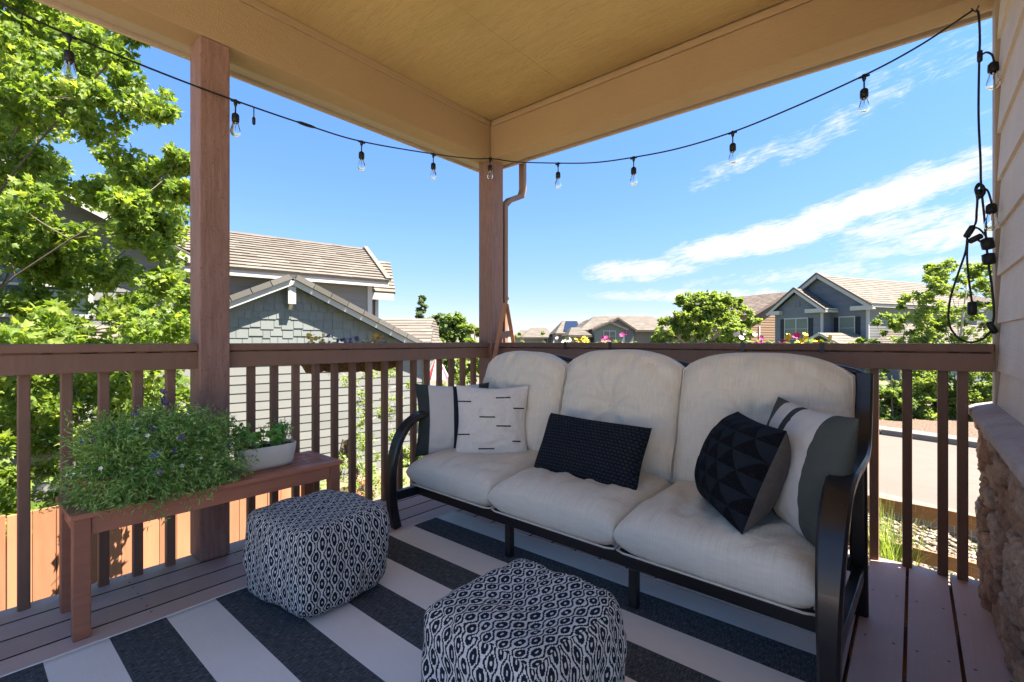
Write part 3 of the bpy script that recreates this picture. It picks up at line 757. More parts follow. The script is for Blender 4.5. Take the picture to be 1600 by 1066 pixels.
for s in (-1, 1):
    m = M(); e = HW+.38; ze = ZP+.03-SL*e
    bar(m, FG(0, OV, ZP+.03), FG(s*e, OV, ze), .035, .115); m.build('barge_board', WHITE, nh)
    m = M(); rr = M(); roof(rr, FG(s*e, OV+.03, ze+.1), FG(s*e, -5.5, ze+.1), FG(0, -5.5, ZP+.13), FG(0, OV+.03, ZP+.13)); rr.build('gable_roof', TILE, nh)
    # rake tiles folded over the edge
    m = M(); L = e/math.cos(math.atan(SL)); N = int(L/.38)
    for i in range(N):
        t0, t1 = i/N, (i+.96)/N; pa = FG(s*e*(1-t0), 0, ze+(ZP+.03-ze)*t0); pb = FG(s*e*(1-t1), 0, ze+(ZP+.03-ze)*t1)
        d = (pb-pa).normalized(); upv = FG.n.cross(d); upv = upv if upv.z > 0 else -upv
        m.obox((pa+pb)/2+FG.n*(OV-.02)+upv*.115+d*0, d*((pb-pa).length/2), FG.n*.09, upv*.055)
    m.build('rake_tiles', TILE_GREY, nh)
    m = M(); m.prism([FG(s*e, OV-.03, ze+.02), FG(0, OV-.03, ZP+.05), FG(0, 0, ZP+.05), FG(s*e, 0, ze+.02)], (0, 0, .02)); m.build('soffit', WHITE, nh)
m = M(); FG.box(m, -.075, .075, .10, .21, ZP-.42, ZP-.06); bar(m, FG(0, .02, ZP-.50), FG(0, .17, ZP-.34), .09, .07, up=FG.u); m.build('gable_bracket', WHITE, nh)
# ---- upper storey
UB = -2.0; EZ = 2.63; UK0, UK1 = -11, 2.54
lap(FG, UB, .4, EZ-.02, lambda z: (UK0, UK1)).build('upper_siding', GREY_SID, nh)
m = M(); FG.box(m, UK1-.02, UK1+.11, UB-.06, UB+.035, .4, EZ); m.build('corner_board', WHITE, nh)
m = M(); FG.box(m, UK1+.0, UK1+.05, UB-4, UB-.07, .4, EZ); m.build('side_wall', GREY_SID, nh)
m = M(); FG.box(m, UK0, UK1+.42, UB+.36, UB+.40, EZ-.08, EZ+.085); m.build('fascia', WHITE, nh)
m = M(); FG.box(m, UK0, UK1+.40, UB, UB+.355, EZ-.03, EZ-.005); m.build('soffit', WHITE, nh)
rr = M(); roof(rr, FG(UK0, UB+.44, EZ+.08), FG(UK1+.42, UB+.44, EZ+.08), FG(3.9, UB-3.5, 4.30), FG(UK0, UB-3.5, 4.30))
roof(rr, FG(3.9, UB-3.5, 4.30), FG(UK0, UB-3.5, 4.30), FG(UK0, UB-7.5, EZ), FG(UK1+.4, UB-7.5, EZ)); rr.build('main_roof', TILE, nh)
m = M()
for i in range(14):
    t0, t1 = i/14, (i+.95)/14; pa = FG(UK1+.42, UB+.42, EZ+.14).lerp(FG(3.9, UB-3.5, 4.37), t0); pb = FG(UK1+.42, UB+.42, EZ+.14).lerp(FG(3.9, UB-3.5, 4.37), t1); bar(m, pa, pb, .14, .08)
m.build('rake_tiles', TILE, nh)
# small set-back bay at the right end
lap(FG, UB-1.2, .4, EZ-.2, lambda z: (UK1, UK1+.75)).build('bay_siding', GREY_SID, nh)
m = M(); FG.box(m, UK1+.7, UK1+.8, UB-1.22, UB-1.12, .4, EZ-.2); m.build('corner_board', WHITE, nh)
m = M(); FG.box(m, UK1+.3, UK1+1.15, UB-.86, UB-.80, EZ-.32, EZ-.12); m.build('fascia', WHITE, nh)
rr = M(); roof(rr, FG(UK1+.3, UB-.8, EZ-.10), FG(UK1+1.2, UB-.8, EZ-.10), FG(UK1+2.2, UB-3.3, 3.9), FG(UK1+.3, UB-3.3, 3.9)); rr.build('bay_roof', TILE, nh)
# ---- left gable wing behind the maple
WB = -1.0; WK = -2.02; WPK = -5.0; WZP = 4.40
kfW = lambda z: (2*WPK-WK, WK) if z < EZ-.0 else (WPK-(WZP-z)/.51, WPK+(WZP-z)/.51)
lap(FG, WB, .4, WZP-.1, kfW).build('wing_siding', GREY_SID, nh)
m = M(); FG.box(m, WK-.03, WK+.1, WB-.05, WB+.03, .4, EZ); m.build('corner_board', WHITE, nh)
m = M(); FG.box(m, WK, WK+.05, UB, WB-.055, .4, EZ); m.build('side_wall', GREY_SID, nh)
for s in (-1, 1):
    e = 3.36; m = M(); bar(m, FG(WPK, WB+.4, WZP), FG(WPK+s*e, WB+.4, WZP-.51*e), .035, .17); m.build('barge_board', WHITE, nh)
    rr = M(); roof(rr, FG(WPK+s*e, WB+.43, WZP-.51*e+.1), FG(WPK+s*e, UB-2, WZP-.51*e+.1), FG(WPK, UB-3.5, WZP+.1), FG(WPK, WB+.43, WZP+.1)); rr.build('wing_roof', TILE, nh)
window(FG, nh, -4.6, -3.2, WB+.02, 1.55, 2.55, mull=1, blind=False)
window(FG, nh, -7.2, -6.2, WB+.02, 1.55, 2.55, blind=False)
# ---- low porch roof with tiles under the maple
rr = M(); roof(rr, FG(-10, .35, .72), FG(-2.7, .35, .72), FG(-2.7, WB+.03, 1.36), FG(-10, WB+.03, 1.36)); rr.build('porch_tiles', TILE, nh)
lap(FG, -.02, -2.1, .7, lambda z: (-10, -HW-.1)).build('porch_wall', GREY_SID, nh)

# ---- blue house on the right
u = CP(-.381, .925); n_out = CP(-.925, -.381)   # front gables face camera-left
corner = CP(.7497*34, 34)
FB = Fr(corner, u, n_out)          # a grows away from the near corner
bh = thing('blue_house', (corner.x, corner.y, -2.2), 'slate blue two-storey house with two front gables and black shutters right of the green tree', 'house')
EB = 3.62; PB = 6.02; WBH = 7.0
FS = Fr(corner, CP(.925, .381), CP(.381, -.925))    # side wall
def kfB(z): return (0, WBH) if z < EB else ((z-EB)/(PB-EB)*WBH/2, WBH-(z-EB)/(PB-EB)*WBH/2)
lap(FB, 0, -2.2, PB-.1, kfB, e=.2).build('front_siding', BLUE_SID, bh)
lap(FS, 0, -2.2, EB, lambda z: (0, 14), e=.2).build('side_siding', GREY_SID, bh)
m = M(); FB.box(m, -.04, .14, -.05, .05, -2.2, EB); m.build('corner_board', WHITE, bh)
m = M(); FS.box(m, -.3, 14, .40, .45, EB-.14, EB+.10); m.build('fascia', WHITE, bh)
m = M(); FS.box(m, 0, 14, 0, .395, EB-.06, EB-.03); m.build('soffit', WHITE, bh)
slope = (PB-EB)/3.5
rr = M()
roof(rr, FS(-.42, .5, EB+.08), FS(14.5, .5, EB+.08), FS(13, -3.5, PB+.2), FS(-.42, -3.5, PB+.2), ch=.36)
roof(rr, FS(14.5, -7.5, EB+.08), FS(-.42, -7.5, EB+.08), FS(-.42, -3.5, PB+.2), FS(13, -3.5, PB+.2), ch=.36)
roof(rr, FS(14.5, .5, EB+.08), FS(14.5, -7.5, EB+.08), FS(13, -3.5, PB+.2), FS(13, -3.51, PB+.2), ch=.36)
rr.build('main_roof', TILE, bh)
for s in (0, 1):
    m = M(); e = -.5 if s == 0 else WBH+.5
    bar(m, FB(3.5, .42, PB+.12), FB(e, .42, EB-.5*slope+.12), .05, .26); m.build('barge_board', WHITE, bh)
    m = M(); bar(m, FB(3.5, .42, PB+.34), FB(e, .42, EB-.5*slope+.34), .16, .12); m.build('rake_tiles', TILE_DARK, bh)
    m = M(); m.prism([FB(3.5, .40, PB+.05), FB(e, .40, EB-.5*slope+.05), FB(e, 0, EB-.5*slope+.05), FB(3.5, 0, PB+.05)], (0, 0, .03)); m.build('rake_soffit', BLUE_SID, bh)
m = M(); FB.box(m, -.45, 1.0, .02, .45, EB-.32, EB-.02); m.build('eave_return', WHITE, bh)
# projecting sub-gable
S0, S1, SB = 2.6, 6.6, 1.1; SM = (S0+S1)/2; SE = 3.50; SP = 4.98
lap(FB, SB, -2.2, SP-.06, lambda z: (S0, S1) if z < SE else (S0+(z-SE)/(SP-SE)*(SM-S0), S1-(z-SE)/(SP-SE)*(S1-SM)), e=.2).build('gable_siding', BLUE_SID, bh)
for c0 in (S0, S1-.05):
    m = M(); FB.box(m, c0, c0+.05, .02, SB-.02, -2.2, SE); m.build('bay_side', BLUE_SID, bh)
m = M(); FB.box(m, S0-.06, S0+.1, SB-.06, SB+.06, -2.2, SE); m.build('corner_board', WHITE, bh)
for q in ((S0-.5, S0+1.1, SB+.01, SB+.42), (S0-.5, S0-.02, .02, SB+.008), (S1-.7, S1+.5, SB+.01, SB+.42)):
    m = M(); FB.box(m, *q, SE-.27, SE+.03); m.build('eave_return', WHITE, bh)
sl2 = (SP-SE)/(SM-S0)
for e in (S0-.5, S1+.5):
    m = M(); ze = SE-.5*sl2
    bar(m, FB(SM, SB+.4, SP+.12), FB(e, SB+.4, ze+.12), .05, .24); m.build('barge_board', WHITE, bh)
    m = M(); bar(m, FB(SM, SB+.4, SP+.32), FB(e, SB+.4, ze+.32), .14, .1); m.build('rake_tiles', TILE_DARK, bh)
    rr = M(); roof(rr, FB(e, SB+.45, ze+.26), FB(e, -.5, ze+.26), FB(SM, -1.5, SP+.26), FB(SM, SB+.45, SP+.26), ch=.36); rr.build('gable_roof', TILE_GREY, bh)
m = M(); FB.box(m, SM-.22, SM+.22, SB+.01, SB+.05, 3.72, 4.2)
for i in range(6): FB.box(m, SM-.19, SM+.19, SB+.05, SB+.07, 3.75+i*.07, 3.78+i*.07)
m.build('gable_vent', BLUE_SID, bh)
window(FB, bh, 3.75, 5.65, SB+.02, 1.25, 2.82, mull=1, shutters=True)
window(FB, bh, .95, 2.0, .02, 1.25, 2.82, shutters=True)
# single-storey wing with hip roof towards us
rr = M()
roof(rr, FS(-1.2, 4.6, -.6+.9), FS(14, 4.6, .3), FS(14, .3, 2.35), FS(2.9, .3, 2.35), ch=.36)
roof(rr, FS(-1.2, .3, .3), FS(-1.2, 4.6, .3), FS(2.9, .3, 2.35), FS(2.9, .29, 2.35), ch=.36)
rr.build('wing_roof', TILE, bh)
lap(FS, 4.1, -2.2, .25, lambda z: (-.7, 14), e=.2).build('wing_siding', BLUE_SID, bh)
m = M(); FS.box(m, -.7, -.6, .1, 4.08, -2.2, .25); m.build('wing_end', BLUE_SID, bh)
# little porch gable in front
for s in (-1, 1):
    rr = M(); roof(rr, FB(.9+s*1.5, 3.9, .85), FB(.9+s*1.5, .1, .85), FB(.9, .1, 1.65), FB(.9, 3.9, 1.65), ch=.36); rr.build('porch_roof', TILE, bh)
    m = M(); bar(m, FB(.9, 3.9, 1.58), FB(.9+s*1.5, 3.9, .78), .05, .18); m.build('barge_board', WHITE, bh)
m = M(); FB.box(m, -.4, 2.2, 3.5, 3.6, .3, .85); FB.box(m, -.4, -.2, 3.45, 3.65, -2.2, .3); FB.box(m, 2.0, 2.2, 3.45, 3.65, -2.2, .3); m.build('porch_frame', WHITE, bh)
# roof block beyond to the right
rr = M(); roof(rr, FS(13, -1, 4.4), FS(22, -1, 4.4), FS(21, -5, 6.1), FS(13.2, -5, 6.1), ch=.36); rr.build('rear_roof', TILE_DARK, bh)
m = M(); FS.box(m, 13, 21.5, -8, -1.5, -2.2, 4.4); m.build('rear_wing', GREY_SID, bh)

# ---- tan house behind the blue one
c5 = CP(28.8, 50)    # under the gable peak
F5 = Fr(c5, CP(.925, .381), CP(.381, -.925))
h5 = thing('tan_house', (c5.x, c5.y, -2.2), 'tan lap-sided house with a brown tile roof between the green tree and the blue house', 'house')
P5 = 6.1; s5 = .47
lap(F5, 0, -2.2, P5-.1, lambda z: (max(-5, -(P5-z)/s5), min(5, (P5-z)/s5)), e=.26, out=.03).build('gable_siding', TAN_SID, h5)
for s in (-1, 1):
    rr = M(); e = 5.5; roof(rr, F5(s*e, .5, P5-s5*e+.15), F5(s*e, -12, P5-s5*e+.15), F5(0, -12, P5+.15), F5(0, .5, P5+.15), ch=.4); rr.build('roof', TILE_DARK, h5)
    m = M(); bar(m, F5(0, .5, P5+.02), F5(s*e, .5, P5-s5*e+.02), .06, .25); m.build('barge_board', TILE_DARK, h5)
for c0 in (-5, 4.9):
    m = M(); F5.box(m, c0, c0+.1, -11.5, -.05, -2.2, 3.7); m.build('side_wall', TAN_SID, h5)
m = M(); F5.box(m, -4.0, -3.8, .03, .1, -2.2, 2.6); m.build('downspout', WHITE, h5)

# ---- distant houses
def hip_house(name, label, px, pxr, dep, pye, pyr, wall, tl, hip=.35, depth=9, ang=0, solar=False):
    """front eave spans px..pxr at distance dep; pye / pyr give eave and ridge heights as seen, hip = inset share of the ridge"""
    a = CP((px-800)/FPX*dep, dep); b = CP((pxr-800)/FPX*(dep+ang), dep+ang); u_ = (b-a); L = u_.length; u_.normalize(); n_ = V((u_.y, -u_.x, 0))
    ze = EYE+(533-pye)/FPX*dep; zr = EYE+(533-pyr)/FPX*(dep+depth/2)
    F = Fr(a, u_, n_); t = thing(name, (a.x, a.y, -2.2), label, 'house')
    m = M(); F.box(m, .4, L-.4, -depth+.4, -.4, -2.2, ze); m.build('wall', wall, t)
    hi = L*hip; rr = M()
    roof(rr, F(0, 0, ze), F(L, 0, ze), F(L-hi, -depth/2, zr), F(hi, -depth/2, zr), ch=.45, cw=.6)
    roof(rr, F(L, -depth, ze), F(0, -depth, ze), F(hi, -depth/2, zr), F(L-hi, -depth/2, zr), ch=.45, cw=.6)
    roof(rr, F(0, -depth, ze), F(0, 0, ze), F(hi, -depth/2, zr), F(hi, -depth/2-.02, zr), ch=.45, cw=.6)
    roof(rr, F(L, 0, ze), F(L, -depth, ze), F(L-hi, -depth/2, zr), F(L-hi, -depth/2-.02, zr), ch=.45, cw=.6)
    rr.build('roof', tl, t)
    m = M(); F.box(m, -.02, L+.02, -.02, .04, ze-.22, ze+.02); m.build('fascia', TILE_DARK, t)
    return t, F, L, ze, zr
def gablet(t, F, a, w_, b, z0, zp, wall, tl, win=True):
    """front facing gable projecting b metres, width w_, eave z0, peak zp"""
    sl = (zp-z0)/(w_/2)
    m = M(); m.prism([F(a-w_/2, b, -2.2), F(a+w_/2, b, -2.2), F(a+w_/2, b, z0), F(a, b, zp), F(a-w_/2, b, z0)], F.n*-(b+1)); m.build('gable_wall', wall, t)
    for s in (-1, 1):
        rr = M(); e = w_/2+.35; roof(rr, F(a+s*e, b+.4, zp-sl*e+.1), F(a+s*e, -2.5, zp-sl*e+.1), F(a, -2.5, zp+.1), F(a, b+.4, zp+.1), ch=.45, cw=.6); rr.build('gable_roof', tl, t)
        m = M(); bar(m, F(a, b+.42, zp+.02), F(a+s*e, b+.42, zp-sl*e+.02), .06, .22); m.build('barge_board', TILE_DARK, t)
    if win: window(F, t, a-.7, a+.7, b+.02, z0-1.5, z0-.3, mull=1, blind=False)
t, F, L, ze, zr = hip_house('tan_bungalow', 'tan hip-roofed house with two small grey front gables left of the green tree', 905, 1075, 62, 516, 494, CREAM_SID, TILE, .22, 12)
gablet(t, F, (963-905)/170*L, 4.2, .6, ze+.1, EYE+35/FPX*62, GREYGREEN, TILE_DARK, False)
gablet(t, F, (947-905)/170*L, 3.8, 2.2, ze+.1, EYE+29/FPX*60, GREYGREEN, TILE_DARK)
t2, F2, L2, z2, zr2 = hip_house('solar_roof_house', 'pale house with dark blue solar panels on its roof in the distance', 868, 930, 74, 521, 501, CREAM_SID, TILE, .3, 13)
m = M(); e0, e1 = F2(1.2, .0, z2+.1), F2(L2*.66, .0, z2+.1); zq = z2+(zr2-z2)*5.6/6.5; r1, r0 = F2(L2*.66, -5.6, zq+.1), F2(L2*.36, -5.6, zq+.1)
e0, e1, r1, r0 = V(e0), V(e1), V(r1), V(r0); m.prism([e0.lerp(r0, .1)+V((0, 0, .04)), e1.lerp(r1, .1)+V((0, 0, .04)), r1+V((0, 0, .04)), r0+V((0, 0, .04))], (0, 0, .06)); m.build('solar_panel', SOLAR, t2)
gablet(t2, F2, L2*.78, 5.2, 1.0, z2-.2, zr2-.3, CREAM_SID, TILE, False)
t3, F3, L3, z3, zr3 = hip_house('low_tan_house', 'small tan roofed house with an arched porch beside the solar panels', 888, 925, 58, 524, 512, CREAM_SID, TILE, .3, 8)
t4, F4, L4, z4, zr4 = hip_house('far_tan_house', 'far low tan-roofed house with a dark window band near the corner post', 815, 872, 84, 527, 512, CREAM_SID, TILE, .3, 12)
window(F4, t4, L4*.62, L4*.92, -.36, -1.2+2, z4-.2, mull=2, blind=False)
t6, F6, L6, z6, zr6 = hip_house('farthest_tan_house', 'farthest tan hip roof just right of the corner post', 800, 848, 104, 527, 516, CREAM_SID, TILE, .3, 12)
t7, F7, L7, z7, zr7 = hip_house('grey_tile_house', 'grey sided house with stepped tan tile roofs between the neighbour house and the fir', 560, 664, 27, 536, 498, GREY_SID, TILE, .04, 8)
lapb = M(); 
t8, F8, L8, z8, zr8 = hip_house('stepped_roof_house', 'tan tiled roof end stepping down beside the bushy trees', 600, 672, 24, 541, 514, GREY_SID, TILE, .12, 5)

# ================================================================== furniture on the deck
def nz(x, y, z=0): return noise.noise(V((x, y, z)))
def puff(w_, h_, t, fx=None, n=44, p=2.6, q=.5, pinch=0, seed=0, wr=.004, drop=0, mats=None, back_mi=0, top_drop=0, rib=(7, 1.6), dimples=(), sag=0, crease=None):
    """stuffed cushion: local x = width, y = height, z = thickness; returns M with uv on both faces"""
    m = M(); N = n
    gs = [math.sin((-1+2*i/N)*math.pi/2)*.55 + (-1+2*i/N)*.45 for i in range(N+1)]
    def pt(u, v, s):
        T = (max(0, 1-abs(u)**p)**q)*(max(0, 1-abs(v)**p)**q)*t/2
        x = u*w_/2*(1-pinch*(1-abs(v)**1.6)*abs(u)); y = v*h_/2*(1-pinch*(1-abs(u)**1.6)*abs(v))
        if top_drop: y -= top_drop*abs(u)**3.2*max(0, (v+.2)/1.2)
        if drop: y -= drop*abs(u)**3
        e = (1-abs(u)**8)*(1-abs(v)**8)
        d = wr*(nz(u*rib[0]+seed, v*rib[1]+seed)*1.2 + .7*nz(u*rib[0]*2.3+seed, v*rib[1]*2.1, seed))
        d -= wr*1.1*max(0, 1-abs(nz(u*rib[0]*.8+3*seed, v*rib[1]*.9, 5+seed))*9)
        for (du, dv, r_, dd) in dimples:
            rr_ = math.hypot((u-du)*w_/2, (v-dv)*h_/2); d -= dd*math.exp(-(rr_/r_)**2)
            if rr_ < r_*4: d += dd*.12*math.cos(math.atan2(v-dv, u-du)*7+seed)*math.exp(-(rr_/(r_*2.5))**2)
        if crease: d += crease(u, v)
        if sag: x += sag*nz(v*2+seed, 1)*w_; y += sag*nz(u*2+seed, 4)*h_
        return (x, y, s*(T+d*e))
    for s, mi in ((1, 0), (-1, back_mi)):
        b = len(m.v)
        for v in gs:
            for u in gs: m.v.append(pt(u, v, s))
        for j in range(N):
            for i in range(N):
                q_ = [b+j*(N+1)+i, b+j*(N+1)+i+1, b+(j+1)*(N+1)+i+1, b+(j+1)*(N+1)+i]
                uv = [((gs[i]+1)/2, (gs[j]+1)/2), ((gs[i+1]+1)/2, (gs[j]+1)/2), ((gs[i+1]+1)/2, (gs[j+1]+1)/2), ((gs[i]+1)/2, (gs[j+1]+1)/2)]
                if s < 0: q_ = q_[::-1]; uv = uv[::-1]
                m.f.append(tuple(q_)); m.r.append(.5); m.mi.append(mi); m.uv[len(m.f)-1] = uv
    m.pt = pt; return m
def place(m, c, ax, up, flip=False):
    """put local frame (x,y,z) at c with x->ax, y->up, z->ax×up"""
    ax = V(ax).normalized(); nn_ = ax.cross(V(up)).normalized(); up = nn_.cross(ax).normalized(); c = V(c)
    m.v = [tuple(c+ax*p[0]+up*p[1]+nn_*p[2]) for p in m.v]
    m.T = lambda p: c+ax*p[0]+up*p[1]+nn_*p[2]
    return m
def merge_smooth(o):
    import bmesh
    b = bmesh.new(); b.from_mesh(o.data); bmesh.ops.remove_doubles(b, verts=b.verts, dist=.0004); b.to_mesh(o.data); b.free()
def piping(m, T, w_, h_, off, name, parent, matl, rad=.0042, n=90, k_=.980):
    """welt running round the widest line of a cushion"""
    pts = []
    for i in range(n+1):
        a = 2*math.pi*i/n; cx, cy = math.cos(a), math.sin(a); k = max(abs(cx), abs(cy)); u, v = cx/k, cy/k
        q = m.pt(u*.999, v*.999, 1); pts.append(T((q[0]*k_, q[1]*k_, off)))
    mm = M(); mm.tube(pts, rad, 6, caps=False); return mm.build(name, matl, parent, smooth=True)

# ---------------------------------------------------------------- rug
m = M(); NX, NY = 60, 70; X0, X1, Y0, Y1 = -2.205, -.188, -.75, 2.035
def rz(x, y):
    e = min(x-X0, X1-x, Y1-y); z = .006+.0015*nz(x*3, y*3)
    if y > 1.85: z += .006*max(0, nz(x*3.2, y*7, 2))*(y-1.85)/.18
    return z+(.004*max(0, nz(x*5, y*5, 8)) if e < .06 else 0)
vs = [(X0+(X1-X0)*i/NX+.004*nz(j*.2, 1), Y0+(Y1-Y0)*j/NY+.004*nz(i*.2, 5), rz(X0+(X1-X0)*i/NX, Y0+(Y1-Y0)*j/NY)) for j in range(NY+1) for i in range(NX+1)]
m.idx(vs, [(j*(NX+1)+i, j*(NX+1)+i+1, (j+1)*(NX+1)+i+1, (j+1)*(NX+1)+i) for j in range(NY) for i in range(NX)], .5)
n0 = len(vs)
rug = m.build('striped_rug', RUG, smooth=True); tag(rug, 'flat-woven outdoor rug with charcoal and cream stripes spread on the deck', 'rug')
sm = rug.modifiers.new('thick', 'SOLIDIFY'); sm.thickness = .0045; sm.offset = -1
m = M(); edge = [(X0, Y0), (X0, Y1), (X1, Y1), (X1, Y0)]
pts = []
for (a, b), (c, d) in zip(edge, edge[1:]):
    for i in range(40): x, y = a+(c-a)*i/40, b+(d-b)*i/40; pts.append((x, y, rz(x, y)))
m.tube(pts, .0035, 6); m.build('binding', CREAM, rug, smooth=True)

# ---------------------------------------------------------------- sofa
sofa = thing('sofa', (-1.22, 2.05, 0), 'three-seat black metal patio sofa with thick taupe cushions under the back railing', 'sofa')
AXL, AXR = -2.268, -.178; AW = .036
def ribbon(m, pts, wx, th, xc):
    """flat bar of width 2*wx in X following (y,z[,wx]) points, thickness th"""
    k = len(pts); rings = []
    for i, p in enumerate(pts):
        a = pts[max(i-1, 0)]; b = pts[min(i+1, k-1)]; t_ = V((0, b[0]-a[0], b[1]-a[1])).normalized(); nn_ = V((0, -t_.z, t_.y))
        c = V((xc, p[0], p[1])); hw = p[2] if len(p) > 2 else wx; tt = p[3] if len(p) > 3 else th
        bvl = min(.008, tt*.4)
        sec = [(-hw, -tt/2+bvl), (-hw+bvl, -tt/2), (hw-bvl, -tt/2), (hw, -tt/2+bvl), (hw, tt/2-bvl), (hw-bvl, tt/2), (-hw+bvl, tt/2), (-hw, tt/2-bvl)]
        rings.append([c+V((sx, 0, 0))+nn_*sy for sx, sy in sec])
    vs = [v for r_ in rings for v in r_]; n = 8
    fs = [(i*n+q, i*n+(q+1) % n, (i+1)*n+(q+1) % n, (i+1)*n+q) for i in range(k-1) for q in range(n)] + [tuple(range(n-1, -1, -1)), tuple((k-1)*n+q for q in range(n))]
    m.idx(vs, fs)
def bez(ps, n=14):
    """Catmull-Rom through ps"""
    out = []; P = [ps[0]]+list(ps)+[ps[-1]]
    for i in range(1, len(P)-2):
        for j in range(n):
            t = j/n; q = []
            for a, b, c, d in zip(P[i-1], P[i], P[i+1], P[i+2]):
                q.append(.5*(2*b+(c-a)*t+(2*a-5*b+4*c-d)*t*t+(3*b-a-3*c+d)*t*t*t))
            out.append(tuple(q))
    out.append(tuple(ps[-1])); return out
for xc in (AXL, AXR):
    m = M()
    arm = bez([(1.628, .004, .024, .050), (1.602, .12, .026, .050), (1.592, .25, .029, .047), (1.603, .38, .033, .044), (1.645, .51, .038, .038), (1.73, .60, .039, .034), (1.86, .638, .040, .032), (2.05, .640, .040, .032), (2.22, .642, .038, .032), (2.33, .675, .034, .034), (2.395, .76, .032, .036), (2.43, .85, .031, .036), (2.452, .935, .031, .036)])
    ribbon(m, arm, AW, .03, xc); m.build('arm', BLACK, sofa, smooth=False)
    m = M(); leg = bez([(2.335, .004, .026, .04), (2.30, .12, .027, .04), (2.27, .24, .028, .042), (2.262, .40, .028, .04), (2.27, .63, .026, .036)])
    ribbon(m, leg, .028, .04, xc); m.build('rear_leg', BLACK, sofa, bevel=.002)
    m = M(); m.obox((xc, 1.935, .185), (.018, 0, 0), (0, .325, 0), (0, 0, .026)); m.build('side_rail', BLACK, sofa, bevel=.004)
m = M(); m.box(AXL+.02, AXR-.02, 1.765, 1.797, .160, .218); m.build('front_rail', BLACK, sofa, bevel=.004)
m = M(); m.box(AXL+.02, AXR-.02, 2.22, 2.25, .20, .25); m.build('rear_rail', BLACK, sofa, bevel=.004)
for xx in (-1.535, -.862):
    m = M(); m.box(xx-.018, xx+.018, 1.767, 1.799, .002, .159); m.build('leg', BLACK, sofa, bevel=.003)
    m = M(); m.box(xx-.018, xx+.018, 2.222, 2.252, .002, .199); m.build('leg', BLACK, sofa, bevel=.003)
for i in range(9):
    m = M(); xx = AXL+.2+i*.21; m.box(xx-.02, xx+.02, 1.798, 2.218, .196, .204); m.build('seat_slat', BLACK, sofa)
# back frame: arched top rail over each seat and woven panel
m = M(); pts = []
for i in range(61):
    x = AXL+(AXR-AXL)*i/60; s_ = abs(math.sin((x-AXL)/(AXR-AXL)*math.pi*3)); pts.append((x, 2.452+.02, .925+.052*s_**.6))
m.tube(pts, .015, 8); m.build('top_rail', BLACK, sofa, smooth=True)
m = M()
for i in range(34): x = AXL+.06+i*(AXR-AXL-.12)/33; m.tube([(x, 2.27, .26), (x, 2.33, .5), (x, 2.41, .75), (x, 2.465, .93)], .006, 4)
for i in range(18): z = .28+i*.036; y = 2.275+(z-.26)*.28; m.tube([(AXL+.03, y, z), (AXR-.03, y, z)], .004, 4)
m.build('woven_back', BLACK, sofa)
# cushions
SX = [-2.238, -1.588, -.905, -.212]
SX = [-2.245, -1.585, -.900, -.215]
def seatcrease(k):
    def f(u, v):
        # v=-1 front, +1 back ; soft sitting hollow and pull lines
        d = -.010*math.exp(-((u)**2/.5+(v-.15)**2/.5))
        a = math.atan2(u+.1, v+1.6); d += .012*math.sin(a*24+k*2+3*nz(u*2, v*2, k))*math.exp(-(v+.1)**2/.7)*max(0, nz(u*1.5+k*3, v*1.2, 7)+.35)
        d += .006*nz(u*2.2+k*5, v*2.2, 4)
        return d
    return f
for k in range(3):
    w_ = SX[k+1]-SX[k]-.006; cx = (SX[k]+SX[k+1])/2
    m = puff(w_*1.012, .70, .215, n=56, p=5.2, q=.38, seed=k*3.3+1, wr=.006, crease=seatcrease(k), rib=(4.5, 1.3))
    # bow the front edge slightly and slope the seat back
    place(m, (cx, 2.025, .327), (1, 0, 0), (0, 1, .045))
    for i, p_ in enumerate(m.v):
        x, y, z = p_; m.v[i] = (x, y, max(z, .222))
    o = m.build('seat_cushion', LINEN, sofa, smooth=True); merge_smooth(o)
    piping(m, m.T, w_, .7, -.062, 'piping', o, PIPING, k_=.974)
for k in range(3):
    w_ = SX[k+1]-SX[k]-.004; cx = (SX[k]+SX[k+1])/2
    dm = ((0, -.02, .065, .042),) if k < 3 else ()
    def cr(u, v, k=k):
        d = .017*math.sin(u*14+4*nz(u*3, v*2, k))*max(0, v-.45)*1.7 + .011*math.sin(v*19+3*nz(u*2, v*3, k+4))*max(0, abs(u)-.6)*2.0
        r_ = math.hypot(u, v*1.0); d += .010*math.sin(math.atan2(v, u)*8+2*nz(u*2, v*2, k+8))*math.exp(-((r_-.3)/.28)**2)        # gathers along the top seam
        d += .012*math.exp(-((v+.62)**2)/.09)*(1-u*u)                      # lower bulge
        d -= .004*max(0, 1-abs(nz(u*2.2+k, v*5, 3))*6)*(1 if v < 0 else .3)
        return d
    hh = .655 if k else .64
    m = puff(w_*1.02, hh, .245, n=64, p=3.9, q=.43, seed=k*2.1+9, wr=.006, sag=.012, top_drop=.085, crease=cr, dimples=dm, rib=(3.2, 2.0))
    place(m, (cx+(-.012, 0, .01)[k], 2.335, .695+(-.005, .006, .0)[k]), (1, (-.03, 0, .02)[k], 0), (0, .26, 1))
    o = m.build('back_cushion', LINEN, sofa, smooth=True); merge_smooth(o)
    piping(m, m.T, w_, .6, .035, 'piping', o, PIPING, k_=.978)
    q = m.T((0, -.02*hh/2, .079)); nd = (m.T((0, 0, 1))-m.T((0, 0, 0)))
    b = M(); b.lathe(q, [(0.0, .010), (.010, .009), (.016, .004), (.017, -.004), (.012, -.008)], 16, nd); b.build('button', PIPING, o, smooth=True)

sofa.rotation_euler.z = R(-1.5); sofa.location.x += .012
# ---------------------------------------------------------------- throw pillows
def throw(name, label, m, mats, c, ax, up):
    place(m, c, ax, up); o = m.build(name, mats, None, smooth=True); merge_smooth(o); tag(o, label, 'pillow', 'throw pillows on the sofa'); return m, o
